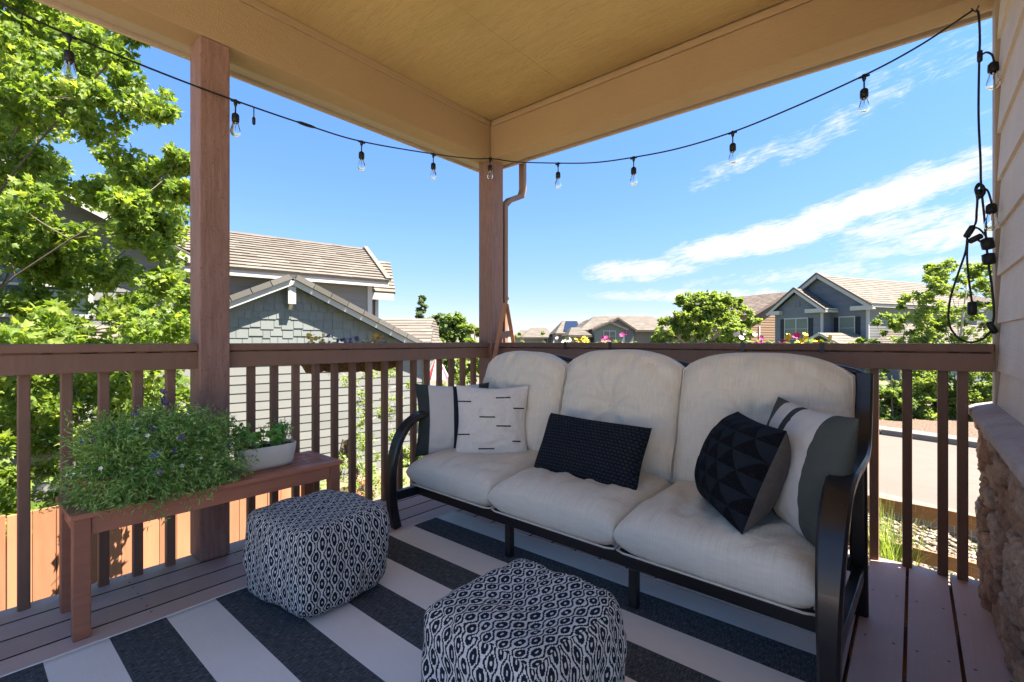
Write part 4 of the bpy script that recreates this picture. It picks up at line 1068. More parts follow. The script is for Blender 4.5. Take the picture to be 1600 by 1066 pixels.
# black lumbar
m = puff(.60, .32, .17, n=44, p=3.2, q=.5, pinch=.05, seed=3, wr=.002)
mL, oL = throw('throw_pillow', 'long navy chunky-knit lumbar pillow on the middle seat', m, [KNIT], (-1.225, 2.035, .530), (1, -.06, -.015), (-.02, .50, 1))
# cream square with black dashes, facing the camera
m = puff(.44, .44, .17, n=44, p=2.2, q=.62, pinch=.10, seed=5, wr=.006, rib=(3, 3))
axp = V((.80, .60, 0)); mC, oC = throw('throw_pillow', 'square cream pillow with short black stitched dashes, front one of the left pair', m, [CREAM], (-1.905, 2.07, .590), axp, (-.10, .16, 1))
for u0, u1, v in ((-.30, .12, .13), (.16, .56, -.10), (.12, .52, .68), (-.98, -.56, .55), (-.98, -.58, -.33), (-.32, .10, -.74), (.62, .93, .37), (.60, .82, -.50)):
    mm = M(); pts = []
    for i in range(9):
        u = u0+(u1-u0)*i/8; q = m.pt(u, v, 1); pts.append(m.T((q[0], q[1], q[2]+.001)))
    mm.tube(pts, .0038, 6); mm.build('stitched_dash', BLACKFAB, oC, smooth=True)
# striped one behind it, against the left arm
m = puff(.46, .44, .15, n=40, p=2.2, q=.62, pinch=.10, seed=8, wr=.005, rib=(3, 3))
axs = V((.62, .78, 0)); throw('throw_pillow', 'cream and dark green striped pillow leaning on the left sofa arm', m, [STRIPE_L], (-2.165, 2.00, .592), axs, (-.10, .10, 1))
# dark triangle pillow, grey back
m = puff(.37, .38, .26, n=44, p=2.6, q=.55, pinch=.05, seed=12, wr=.003, back_mi=1)
axt = V((.62, -.78, -.03)); throw('throw_pillow', 'dark knitted pillow of raised triangles with a warm grey back, on the right seat', m, [TRI, GREYFAB], (-.497, 1.905, .600), axt, (.30, .27, 1))
# striped pillow by the right arm
m = puff(.50, .45, .175, n=44, p=2.6, q=.55, pinch=.07, seed=15, wr=.004, rib=(3, 3))
axr = V((.60, -.80, -.02)); throw('throw_pillow', 'charcoal and off-white broad striped pillow leaning on the right sofa arm', m, [STRIPE_R], (-.312, 1.985, .615), axr, (.12, .14, 1))

# ---------------------------------------------------------------- poufs
def pouf(label, c, w_, d_, h_, rot, seed):
    N = 26; m = M(); hx, hy, hz = w_/2, d_/2, h_/2; ca, sa = math.cos(rot), math.sin(rot)
    g_ = [math.sin((-1+2*i/N)*math.pi/2)*.35+(-1+2*i/N)*.65 for i in range(N+1)]
    def S(q):
        e = 6.6; k = (abs(q[0])**e+abs(q[1])**e+abs(q[2])**e)**(1/e)
        q = V(q)/k
        x, y, z = q.x*hx, q.y*hy, q.z*hz
        b = 1+.045*(1-q.z*q.z)                                  # belly
        n1 = nz(q.x*1.6+seed, q.y*1.6, q.z*1.4)*.020; n2 = nz(q.x*4+seed, q.y*4, q.z*3+seed)*.009
        if q.z > .55:                                              # sunken, buckled top
            z -= .010*(1-q.x**2)*(1-q.y**2) + .010*max(0, nz(q.x*2.4+seed*2, q.y*2.4, 3))
            z += .008*(abs(q.x)**3+abs(q.y)**3)
        x *= b; y *= b; dd = V((x, y, z*.4)); dd = dd.normalized()
        x += dd.x*(n1+n2); y += dd.y*(n1+n2); z += dd.z*(n1+n2)*.8
        z = max(z, -hz+.002)
        return V((x, y, z+hz))
    for ax in range(3):
        for s_ in (-1, 1):
            b0 = len(m.v); P2 = []
            for j in range(N+1):
                for i in range(N+1):
                    q = [0, 0, 0]; q[ax] = s_; q[(ax+1) % 3] = g_[i]; q[(ax+2) % 3] = g_[j]
                    p_ = S(q); P2.append((q, p_)); m.v.append((c[0]+p_.x*ca-p_.y*sa, c[1]+p_.x*sa+p_.y*ca, c[2]+p_.z))
            def uvf(q, p_):
                if ax == 2: return (q[0]*hx*.98+.5+.031*0, q[1]*hy*1.3+.5)
                if ax == 0: return ((q[1]*hy*1.02)+(1.3 if s_ > 0 else 2.5), q[2]*hz*1.02+seed)
                return ((q[0]*hx*1.02)+(3.7 if s_ > 0 else 4.9), q[2]*hz*1.02+seed)
            for j in range(N):
                for i in range(N):
                    ids = [j*(N+1)+i, j*(N+1)+i+1, (j+1)*(N+1)+i+1, (j+1)*(N+1)+i]
                    if s_ < 0: ids = ids[::-1]
                    m.f.append(tuple(b0+k for k in ids)); m.r.append(.5); m.mi.append(0); m.uv[len(m.f)-1] = [uvf(*P2[k]) for k in ids]
    o = m.build('pouf', POUF, smooth=True); merge_smooth(o); return tag(o, label, 'pouf', 'patterned woven poufs on the rug')
pouf('navy and cream woven pouf in front of the wooden bench', (-1.945, 1.018, .010), .45, .43, .362, R(4), 1.0)
pouf('navy and cream woven pouf nearest the camera, in front of the sofa', (-.785, .985, .010), .40, .41, .385, R(-2), 2.7)

# ---------------------------------------------------------------- bench
bn = thing('wooden_bench', (-2.45, .8, 0), 'reddish brown wooden bench with a slatted top holding two planters', 'bench')
BX0, BX1, BY0, BY1, BZ = -2.607, -2.262, .272, 1.318, .452
m = M(); m.box(BX0, BX0+.05, BY0, BY1, BZ-.02, BZ); m.box(BX1-.05, BX1, BY0, BY1, BZ-.02, BZ); m.box(BX0+.0505, BX1-.0505, BY0, BY0+.06, BZ-.0205, BZ-.0005); m.box(BX0+.0505, BX1-.0505, BY1-.06, BY1, BZ-.0205, BZ-.0005)
m.build('top_frame', WOOD_OIL, bn, bevel=.003)
ns = 9; wsl = (BX1-BX0-.102)/ns
for i in range(ns):
    m = M(); x0 = BX0+.051+i*wsl; m.box(x0+.003, x0+wsl-.003, BY0+.0605, BY1-.0605, BZ-.018, BZ-.002); m.build('slat', WOOD_OIL, bn, bevel=.002, seg=1)
for x0 in (BX0+.01, BX1-.058):
    for y0 in (BY0+.01, BY1-.060):
        m = M(); m.box(x0, x0+.048, y0, y0+.05, .001, BZ-.0205); m.build('leg', WOOD_OIL, bn, bevel=.003)
for x0 in (BX0+.018, BX1-.036):
    m = M(); m.box(x0, x0+.018, BY0+.061, BY1-.061, BZ-.085, BZ-.0207); m.build('apron', WOOD_OIL, bn, bevel=.002)
for y0 in (BY0+.02, BY1-.04):
    m = M(); m.box(BX0+.06, BX1-.06, y0, y0+.018, BZ-.085, BZ-.0207); m.build('end_apron', WOOD_OIL, bn, bevel=.002)

# ---------------------------------------------------------------- leaf scattering
LT = {   # template: vertices (x right, y along, z up) and faces
 'maple': ([(0, -.12, 0), (.22, -.05, .0), (.5, .02, -.05), (.33, .22, -.02), (.52, .5, -.08), (.24, .5, 0), (0, 1, -.06), (-.24, .5, 0), (-.52, .5, -.08), (-.33, .22, -.02), (-.5, .02, -.05), (-.22, -.05, 0), (0, .3, .05)],
           [(0, 1, 2, 3, 12), (12, 3, 4, 5, 6), (12, 6, 7, 8, 9), (0, 12, 9, 10, 11)]),
 'oval': ([(0, 0, 0), (.28, .35, .06), (.22, .75, .04), (0, 1, -.06), (-.22, .75, .04), (-.28, .35, .06), (0, .5, -.03)], [(0, 1, 2, 3, 6), (0, 6, 3, 4, 5)]),
 'slim': ([(0, 0, 0), (.10, .4, .02), (0, 1, -.03), (-.10, .4, .02)], [(0, 1, 2, 3)]),
 'tri': ([(-.35, 0, 0), (.35, .1, 0), (.12, .9, .05), (-.3, .6, 0)], [(0, 1, 2, 3)]),
}
def leaves(m, pos, size, kind='oval', up=.6, out=None, bias=0.0, rnd=None, droop=.3):
    """scatter leaves: pos (n,3); leaves face roughly up, tips pointing outwards and down"""
    tv, tf = LT[kind]; tv = np.array(tv); n = len(pos)
    nrm = rng.normal(size=(n, 3))*(1-up); nrm[:, 2] += up*1.2; nrm += np.array([.25, .08, 0])*up
    nrm /= np.linalg.norm(nrm, axis=1)[:, None]
    d = rng.normal(size=(n, 3)); 
    if out is not None: d = d*.6+out
    d[:, 2] -= droop
    d -= (d*nrm).sum(1)[:, None]*nrm; d /= np.linalg.norm(d, axis=1)[:, None]
    s = np.cross(d, nrm)
    sz = size*rng.uniform(.7, 1.25, n)
    V3 = pos[:, None, :] + sz[:, None, None]*(tv[None, :, 0:1]*s[:, None, :] + tv[None, :, 1:2]*d[:, None, :] + tv[None, :, 2:3]*nrm[:, None, :])
    b = len(m.v); k = len(tv); m.v.extend(map(tuple, V3.reshape(-1, 3).tolist()))
    r = np.clip(rng.normal(.5, .22, n), 0, 1) if rnd is None else rnd
    for i in range(n):
        o = b+i*k
        for f in tf: m.f.append(tuple(o+q for q in f)); m.r.append(float(r[i])); m.mi.append(0)
def limb(m, a, b, r0, r1, bend=.15, n=6, seg=7):
    a, b = V(a), V(b); L = (b-a).length; off = V((random.uniform(-1, 1), random.uniform(-1, 1), random.uniform(-.3, .6)))*L*bend
    pts = [a.lerp(b, i/n)+off*math.sin(math.pi*i/n) for i in range(n+1)]; m.tube(pts, [r0+(r1-r0)*i/n for i in range(n+1)], seg); return pts
def sph(n):
    q = rng.normal(size=(n, 3)); return q/np.linalg.norm(q, axis=1)[:, None]

def tree(name, label, base, H, clusters, per, leaf, kind, lm, bark, trunk_r=.1, up=.55, fork=.35, cat='tree', group=None, surf=.75, smooth_r=.0):
    """clusters: list of (centre, (rx,ry,rz)); leafy clumps hung on limbs that leave a tapered trunk"""
    base = V(base); t = thing(name, base, label, cat, group)
    cs = [V(c) for c, _ in clusters]; mean = sum(cs, V((0, 0, 0)))/len(cs)
    top = V((mean.x*.7+base.x*.3, mean.y*.7+base.y*.3, base.z+H*.8))
    m = M(); axis = limb(m, base-V((0, 0, .2)), top, trunk_r, trunk_r*.25, .04, 10, 9)
    order = [0]; nm = min(len(cs), max(4, len(cs)//9))       # main limbs run to clumps far from each other
    while len(order) < nm:
        order.append(max(range(len(cs)), key=lambda i: min((cs[i]-cs[j]).length for j in order)))
    nodes = []
    for i in order:
        c = cs[i]; k = min(9, max(2, int(10*(c.z-base.z)/H*.6))); nodes += limb(m, axis[k], c, trunk_r*.24*(1-k/14), .006, .10, 7, 6)[2:]
    for i, (c, rr_) in enumerate(clusters):
        c = V(c)
        if i not in order:
            a = min(nodes, key=lambda q: (q-c).length+max(0, q.z-c.z)); pts = limb(m, a, c, max(.006, trunk_r*.06), .003, .12, 5, 4); nodes.append(pts[3])
        for _ in range(2):
            e = c+V((random.uniform(-1, 1)*rr_[0], random.uniform(-1, 1)*rr_[1], random.uniform(-.6, .8)*rr_[2]))*.8; limb(m, c, e, .004, .002, .1, 3, 3)
    m.build('trunk', bark, t, smooth=True)
    m = M()
    for c, rr_ in clusters:
        rr_ = np.array(rr_); n = int(per*random.uniform(.8, 1.2)); q = sph(n); rad = rng.uniform(0, 1, n)**(1-surf)
        # sub-clumps give light and dark lumps with gaps between
        ns_ = max(3, n//26); sub = sph(ns_)*rng.uniform(.35, 1.0, ns_)[:, None]; w_ = rng.integers(0, ns_, n)
        p = sub[w_]*rr_*.95 + q*rad[:, None]*rr_*.34
        rnd = np.clip(rng.normal(.5, .17, n)+rng.normal(0, .13, ns_)[w_], 0, 1)
        leaves(m, p+np.array(c), leaf, kind, up, out=q*.8, rnd=rnd)
    m.build('crown', lm, t)
    return t
# ---- the maple on the left: clumps laid out as sprays through the crown's volume
rs = random.Random(3); cl = []
def inside(px, py):     # rough silhouette of the crown as seen from the porch
    pts = [(0, 120), (60, 160), (110, 150), (160, 190), (200, 130), (235, 90), (265, 110), (300, 290), (350, 282), (400, 262), (450, 300), (530, 300), (620, 300), (700, 270), (760, 150), (800, 60), (840, 0)]
    for (y0, x0), (y1, x1) in zip(pts, pts[1:]):
        if y0 <= py < y1: return px < x0+(x1-x0)*(py-y0)/(y1-y0) - 22
    return py < 0 and px < 110
k = 0
while k < 215:
    px, py = (rs.uniform(-110, 300), rs.uniform(-120, 790)) if rs.random() < .86 else (rs.uniform(-500, 0), rs.uniform(-500, 700))
    if not inside(px, py): continue
    if 105 < px < 300 and 150 < py < 250 and rs.random() < .7 and px < 170: continue
    if py > 400 and py < 530 and px < 240 and rs.random() < .38: continue
    f = rs.uniform(4.3, 7.2) if py > 300 else rs.uniform(4.6, 8.2)
    p_ = at(px, py, f)
    if p_.x > -3.5 or p_.z < -1.0: continue
    r_ = rs.uniform(.18, .36); cl.append((p_, (r_*1.15, r_*1.15, r_*.85))); k += 1
# sprays that reach out against the sky
for px, py, f, r_ in ((150, 75, 5.4, .3), (180, 90, 5.2, .18), (200, 125, 5.2, .2), (240, 165, 5.0, .22), (215, 175, 5.3, .25), (150, 200, 5.4, .25), (190, 250, 5.2, .2), (265, 265, 5.1, .2), (280, 245, 5.0, .14), (230, 290, 5.2, .25), (245, 355, 5.1, .25), (285, 300, 4.9, .16), (262, 440, 5.0, .22), (290, 470, 4.9, .2), (20, 835, 3.9, .16), (12, 800, 4.0, .2), (210, 55, 5.3, .12), (120, 30, 5.6, .3), (175, 15, 5.6, .22)):
    cl.append((at(px, py, f), (r_*1.2, r_*1.2, r_*.75)))
for _ in range(11): cl.append((V((rs.uniform(-5.2, -4.0), rs.uniform(-.8, 1.0), rs.uniform(-.1, 1.3))), (.3, .3, .22)))
tree('maple_tree', 'bright green maple tree filling the left edge beyond the railing', (-8.2, -.6, -2.0), 9.5, cl, 430, .062, 'maple', MAPLE, BARK, .085, .34)

def dome(px, py_top, py_bot, f, wpx, n, ny=None, rs_=None, rmul=1.0, shape=.5):
    """clumps filling an uneven dome whose size at distance f is given"""
    rs_ = rs_ or random; out = []; hw = wpx/2/FPX*f; zt = EYE+(533-py_top)/FPX*f; zb = EYE+(533-py_bot)/FPX*f; c = at(px, 533, f)
    while len(out) < n:
        a = rs_.uniform(0, 6.283); t = rs_.uniform(0, 1); prof = math.sqrt(max(0, 1-((t-.38)/.66)**2))*(1+.18*math.sin(a*3+px))
        rr_ = hw*prof*rs_.uniform(.5, .92); q = V((c.x+math.cos(a)*rr_, c.y+math.sin(a)*rr_, zb+(zt-zb)*t)); s = hw*.22*rs_.uniform(.6, 1.25)*rmul
        out.append((q, (s, s, s*.8)))
    return out
R_ = random.Random
def base_of(px, f, z=None): p_ = at(px, 533, f); return (p_.x, p_.y, gz(p_.x, p_.y) if z is None else z)
tree('leafy_tree', 'wide light green tree between the grey-gabled bungalow and the tan house', base_of(1103, 30), 5.5, dome(1102, 460, 600, 30, 158, 250, rs_=R_(4), rmul=.6), 170, .19, 'tri', LEAF_Y, BARK, .16, surf=.45)
tree('leafy_tree', 'loose pale green tree behind the hanging cord at the right', base_of(1500, 15), 5.2, dome(1508, 408, 640, 15, 215, 230, rs_=R_(6), rmul=.5), 100, .115, 'oval', LEAF_Y, BARK_L, .06, surf=.4)
tree('young_tree', 'small airy tree in front of the blue house wall at the right', base_of(1410, 17), 3.6, dome(1418, 492, 650, 17, 150, 110, rs_=R_(8), rmul=.5), 100, .11, 'oval', LEAF_G, BARK_L, .045, surf=.4)
for i, (px, yt, f, wd, lm_, lab) in enumerate(((1395, 612, 13.6, 70, LEAF_G, 'green shrub at the road edge in the gap beside the sofa back'), (1440, 572, 14.0, 90, LEAF_Y, 'tall yellow-green shrub seen between the second and third right balusters'), (1490, 590, 14.4, 80, LEAF_G, 'darker green shrub between the two rightmost balusters'), (1535, 578, 13.4, 90, LEAF_Y, 'yellow-green shrub seen just left of the stone pier cap'), (1335, 590, 14.5, 80, LEAF_G, 'green shrub across the road behind the sofa corner'))):
    tree('shrub', lab, base_of(px, f), 1.6, dome(px, yt, 662, f, wd, 36, rs_=R_(20+i), rmul=1.1), 260, .085, 'oval', lm_, BARK, .03, cat='shrub', group='shrubs across the road')
# left middle distance
for i, (px, yt, f, wd, lm_, n_c, lab) in enumerate(((686, 486, 36, 46, LEAF_D, 14, 'dark green rounded tree right of the thin fir'), (708, 495, 33, 50, LEAF_G, 18, 'bushy mid-green tree left of the corner post'), (740, 510, 31, 44, LEAF_Y, 14, 'yellow-green tree touching the corner post'), (662, 510, 38, 40, LEAF_D, 12, 'dark tree at the foot of the thin fir'))):
    tree('bushy_tree', lab, base_of(px, f, -2.2), 5, dome(px, yt, 620, f, wd*1.3, n_c*2, rs_=R_(40+i), rmul=1.3), 330, .26, 'tri', lm_, BARK, .12, group='trees between the grey house and the corner post')
# sparse fir
def fir(label, px, yt, yb, f, wpx, lm_, n=26):
    zt = EYE+(533-yt)/FPX*f; zb = EYE+(533-yb)/FPX*f; c = at(px, 533, f); out = []
    for i in range(n):
        t = i/n; a = i*2.4; rr_ = wpx/2/FPX*f*(1-t)**.8*1.3; out.append((V((c.x+math.cos(a)*rr_*.6, c.y+math.sin(a)*rr_*.6, zb+(zt-zb)*t)), (rr_*.6+.1, rr_*.6+.1, .2)))
    return tree('fir_tree', label, base_of(px, f, -2.2), zt+2.2, out, 150, .17, 'tri', lm_, BARK, .08)
fir('thin sparse dark fir rising above the bushy trees left of the corner post', 659, 460, 560, 34, 34, LEAF_D)
fir('small fir tip poking above the bushy trees beside the corner post', 727, 502, 560, 35, 22, LEAF_D, 14)
for px, yt, f, wd, lm_, lab in ((812, 516, 46, 16, LEAF_G, 'small round tree between the corner post and the far houses'), (845, 514, 44, 18, LEAF_G, 'small pointed tree in front of the far tan roofs')):
    tree('small_tree', lab, base_of(px, f, -2.2), 3, dome(px, yt, 575, f, wd, 9, rs_=R_(int(px)), rmul=1.3), 120, .2, 'tri', lm_, BARK, .06)
# hedge seen through the left railing
for i, (px, yt, f, wd, lm_, lab) in enumerate(((705, 552, 14, 70, LEAF_Y, 'yellow-green bush seen through the railing left of the corner post'), (745, 556, 15, 60, LEAF_G, 'green bush seen behind the corner post base'), (650, 640, 12, 60, LEAF_G, 'low green bush beside the grey house corner'))):
    tree('garden_bush', lab, base_of(px, f, -2.0), 2.2, dome(px, yt, 740, f, wd, 20, rs_=R_(60+i), rmul=1.1), 190, .09, 'oval', lm_, BARK, .03, cat='bush')
# slim aspens in front of the grey wall
for px, yt, f, lab in ((578, 566, 6.9, 'slim young aspen with tiny leaves right of the hanging coco basket'), (628, 556, 7.6, 'taller young aspen against the grey siding beside the sofa arm'), (545, 690, 6.3, 'short leafy sapling behind the end of the bench')):
    c = at(px, 533, f); zt = EYE+(533-yt)/FPX*f; rs = R_(int(px)); cc = [(V((c.x+rs.uniform(-.32, .32), c.y+rs.uniform(-.32, .32), -1.5+(zt+1.5)*j/15)), (.17, .17, .12)) for j in range(16)]
    tree('aspen_sapling', lab, (c.x, c.y, -2.0), zt+2.3, cc, 110, .042, 'oval', LEAF_Y, BARK_L, .018, cat='sapling', group='saplings by the grey wall')
# dry brown bush on the soil
c = at(568, 533, 6.2); tree('dry_bush', 'rusty brown dry bush on the ground past the bench end', (c.x, c.y, -2.0), 1.2, [(V((c.x+random.uniform(-.4, .4), c.y+random.uniform(-.5, .5), random.uniform(-1.5, -.75))), (.2, .2, .15)) for _ in range(16)], 110, .05, 'oval', leafmat('rusty_leaf', (.22, .10, .05), (.40, .22, .12), (.55, .36, .2), .2), BARK, .02, cat='bush')

# ---------------------------------------------------------------- planters
def soil_disc(m, c, a, b, z): m.prism([(c[0]+a*math.cos(t*.3927), c[1]+b*math.sin(t*.3927), z) for t in range(16)], (0, 0, -.01))
# big flower planter
fp = thing('flower_planter', (-2.44, .56, .452), 'overflowing planter of fine green foliage and small purple flowers on the bench', 'planter')
m = M(); N = 24; vs = []
for z, a, b in ((.4525, .10, .19), (.50, .125, .225), (.55, .14, .245), (.555, .145, .25), (.545, .13, .235)):
    for t in range(N): an = t*2*math.pi/N; vs.append((-2.43+a*math.copysign(abs(math.cos(an))**.6, math.cos(an)), .555+b*math.copysign(abs(math.sin(an))**.6, math.sin(an)), z))
m.idx(vs, [(i*N+t, i*N+(t+1) % N, (i+1)*N+(t+1) % N, (i+1)*N+t) for i in range(4) for t in range(N)]+[tuple(range(N-1, -1, -1))])
m.build('trough', COCO, fp, smooth=True)
m = M(); soil_disc(m, (-2.43, .555), .125, .23, .548); m.build('soil', SOIL, fp)
st = M(); lf = []; lo = []; tips = []
for i in range(1900):
    a = random.uniform(0, 6.283) if i < 1500 else random.uniform(-1.1, 1.1); e = random.uniform(-.35, 1.45) if i < 1500 else random.uniform(-.75, .2); b0 = V((-2.43+random.uniform(-.09, .09), .565+random.uniform(-.16, .16), .56))
    d = V((math.cos(a)*math.cos(e)*.75, math.sin(a)*math.cos(e)*.88, math.sin(e)*1.02)); L = random.uniform(.12, .235)*(1.0 if e < .4 else 1)
    p0 = b0; pts = [p0]
    for j in range(5):
        d = (d+V((random.uniform(-.2, .2), random.uniform(-.2, .2), random.uniform(-.22, .08)))).normalized(); p0 = p0+d*L/5
        if p0.z < .462 and p0.x < -2.24: p0.z = .462
        if p0.x < -2.60: p0.x = -2.60
        pts.append(p0.copy())
        for _ in range(5): q = p0+V((random.gauss(0, .012), random.gauss(0, .010), random.gauss(0, .010))); lf.append(q); lo.append(d)
    if i % 3 == 0: st.tube(pts, .0012, 3, caps=False)
    tips.append((pts[-1], d))
st.build('stems', LEAF_POT, fp)
m = M(); leaves(m, np.array(lf), .024, 'slim', .25, out=np.array(lo)*.9, droop=.1); leaves(m, np.array(lf[::3]), .014, 'oval', .4, out=np.array(lo[::3])*.6, droop=.1)
m.build('foliage', LEAF_POT, fp)
def blossoms(name, matl, pts, size, parent, n=5, single=True):
    m = M()
    for p_, d in pts:
        if single: m = M()
        d = V(d).normalized(); a = d.cross(V((0, 0, 1)))
        a = a.normalized() if a.length > .01 else V((1, 0, 0)); b = d.cross(a); r = random.random()
        s = size*random.uniform(.75, 1.25)
        for i in range(n):
            t = i*6.283/n+r; c1 = a*math.cos(t)+b*math.sin(t); c2 = a*math.cos(t+.5)+b*math.sin(t+.5); c0 = a*math.cos(t-.5)+b*math.sin(t-.5)
            m.face([p_, p_+(c0*.8+d*.15)*s, p_+(c1*1.05+d*.3)*s, p_+(c2*.8+d*.15)*s], r)
        if single: m.build(name, matl, parent)
    if not single: m.build(name, matl, parent)['kind'] = 'stuff'
up_tips = [t for t in tips if t[0].z > .56]; random.shuffle(up_tips)
blossoms('purple_flower', P_PURPLE, up_tips[:78], .0125, fp); blossoms('blue_flower', P_BLUE, up_tips[78:95], .014, fp); blossoms('white_blossoms', P_WHITE, up_tips[95:200], .0075, fp, 5, False)
# one tall purple spike
q = V((-2.50, .60, .60)); m = M(); m.tube([q, q+V((0, .005, .1)), q+V((.0, -.01, .235))], .0018, 4); m.build('spike_stem', LEAF_POT, fp)
blossoms('spike_flower', P_PURPLE, [(q+V((random.uniform(-.01, .01), random.uniform(-.01, .01), .19+.02*i/2)), V((random.uniform(-1, 1), random.uniform(-1, 1), .3))) for i in range(7)], .014, fp)
# herb pot
hp = thing('herb_pot', (-2.45, 1.005, .452), 'long cream textured pot of basil and rosemary on the bench', 'planter')
m = M(); N = 40; rows = [(.4525, .052, .115), (.470, .060, .128), (.52, .066, .137), (.557, .068, .141), (.562, .066, .139), (.556, .061, .134), (.54, .06, .132)]; vs = []
for z, a, b in rows:
    for t in range(N): an = t*2*math.pi/N; vs.append((-2.435+a*math.copysign(abs(math.cos(an))**.7, math.cos(an)), 1.005+b*math.copysign(abs(math.sin(an))**.55, math.sin(an)), z))
bi = len(m.v); m.v += vs
for i in range(len(rows)-1):
    for t in range(N):
        t2 = (t+1) % N; m.f.append((bi+i*N+t, bi+i*N+t2, bi+(i+1)*N+t2, bi+(i+1)*N+t)); m.r.append(.5); m.mi.append(0)
        m.uv[len(m.f)-1] = [(t/N, rows[i][0]*3), ((t+1)/N, rows[i][0]*3), ((t+1)/N, rows[i+1][0]*3), (t/N, rows[i+1][0]*3)]
m.f.append(tuple(bi+t for t in range(N-1, -1, -1))); m.r.append(.5); m.mi.append(0)
m.build('pot', POT, hp, smooth=True)
m = M(); soil_disc(m, (-2.435, 1.005), .058, .13, .551); m.build('soil', SOIL, hp)
m = M(); pos = []; dr = []
for i in range(26):
    a = random.uniform(0, 6.28); p0 = V((-2.435+.03*math.cos(a), .985+.05*math.sin(a)*1.2, .55)); L = random.uniform(.05, .115); tip = p0+V((math.cos(a)*.05, math.sin(a)*.055, L)); m.tube([p0, tip], .0015, 4)
    for k in range(5): pos.append(p0.lerp(tip, .35+.16*k)+V((random.gauss(0, .008),)*3)); dr.append(V((math.cos(a+k), math.sin(a+k), .3)))
leaves(m, np.array(pos), .042, 'oval', .5, out=np.array(dr), droop=.1); m.build('basil', LEAF_BASIL, hp)
m = M(); pos = []; dr = []
for i in range(16):
    p0 = V((-2.435+random.uniform(-.03, .03), 1.075+random.uniform(-.03, .045), .55)); tip = p0+V((random.uniform(-.03, .03), random.uniform(-.03, .045), random.uniform(.07, .14))); m.tube([p0, tip], .0012, 3)
    for k in range(22): t = k/22; pos.append(p0.lerp(tip, t)); a = k*2.4; dr.append(V((math.cos(a), math.sin(a), .9)))
leaves(m, np.array(pos), .017, 'slim', .2, out=np.array(dr)*1.6, droop=0); m.build('rosemary', LEAF_ROSE, hp)
m = M(); pos = []; dr = []
for i in range(10):
    p0 = V((-2.435+random.uniform(-.03, .03), .895+random.uniform(-.02, .02), .55)); tip = p0+V((random.uniform(-.05, .03), random.uniform(-.07, .01), random.uniform(.05, .17))); m.tube([p0, tip], .0013, 3)
    for k in range(9): t = .2+.8*k/9; pos.append(p0.lerp(tip, t)); a = k*2.4; dr.append(V((math.cos(a), math.sin(a), .4)))
leaves(m, np.array(pos), .024, 'oval', .3, out=np.array(dr)*1.4, droop=0); m.build('mint', LEAF_G, hp)

# ---------------------------------------------------------------- hanging rail planters
def rail_basket(label, axis, a0, a1, off, hooks, flowers, zt=1.045, liner=True):
    """coco-lined trough hung outside a rail; flowers = [(pos along, material, count, size, height)]"""
    def P(a, b, z): return V((off+b*-1, a, z)) if axis == 'y' else V((a, off+b, z))
    c = P((a0+a1)/2, 0, .9); t = thing('rail_planter', c, label, 'hanging planter', 'coco planters hung outside the railings')
    m = M(); NL, NC = 30, 12; vs = []
    for i in range(NL+1):
        a = a0+(a1-a0)*i/NL; e = min(1, 6*min(i, NL-i)/NL+.55)
        for j in range(NC+1):
            th = math.pi*j/NC; r_ = .105*e*(1+.20*nz(i*.45, j*.6, a0)+.08*nz(i*1.3, j*1.7)); vs.append(P(a, .105+math.cos(th)*r_, zt-.035-math.sin(th)*r_*1.35))
    m.idx(vs, [(i*(NC+1)+j, i*(NC+1)+j+1, (i+1)*(NC+1)+j+1, (i+1)*(NC+1)+j) for i in range(NL) for j in range(NC)]+[tuple(range(NC+1)), tuple(NL*(NC+1)+j for j in range(NC, -1, -1))])
    for _ in range(700):
        i = random.randrange(len(vs)); q = V(vs[i]); d = V((random.gauss(0, 1), random.gauss(0, 1), random.gauss(-.6, 1))).normalized()*random.uniform(.01, .035); s = V((.0009, .0009, 0)); m.face([q-s, q+s, q+d], .8)
    m.build('coco_liner', COCO, t, smooth=True)
    m = M(); m.prism([P(a0+.02, .01, zt-.03), P(a1-.02, .01, zt-.03), P(a1-.02, .20, zt-.03), P(a0+.02, .20, zt-.03)], (0, 0, -.01)); m.build('soil', SOIL, t)
    m = M()
    for b in (0.0, .21): m.tube([P(a0, b, zt-.02), P(a1, b, zt-.02)], .004, 6)
    m.build('wire_frame', BLACK, t)
    for h_ in hooks:
        m = M(); rb = -(off+2.615) if axis == 'y' else 2.865-off      # inner side of the cap rail relative to off
        if axis == 'y': rb = (off+2.635)*-1
        pts = [P(h_, .0, zt-.03), P(h_, .0, 1.0625), P(h_, rb, 1.0625), P(h_, rb, 1.012)]
        for p_, q in zip(pts, pts[1:]):
            d = (q-p_); L = d.length; d.normalize(); sd_ = V((0, 1, 0)) if axis == 'y' else V((1, 0, 0)); m.obox((p_+q)/2, d*(L/2+.001), sd_*.011, d.cross(sd_)*.0015)
        m.build('hook', BLACK, t)
    lf = []; 
    m = M()
    for i in range(150):
        a = random.uniform(a0+.03, a1-.03); q = P(a, random.uniform(.02, .2), zt-.03+random.uniform(0, .05)); lf.append(q)
    leaves(m, np.array(lf), .03, 'oval', .5); m.build('foliage', LEAF_G, t)
    for a, matl, n_f, size, hgt, nm in flowers:
        blossoms(nm, matl, [(P(a+random.uniform(-.055, .055), random.uniform(.03, .16), zt+random.uniform(-.01, hgt)), V((random.uniform(-.3, 1) if axis == 'y' else random.uniform(-.5, .5), random.uniform(-1, .1), random.uniform(-.1, .9)))) for _ in range(n_f)], size, t, 6)
    return t
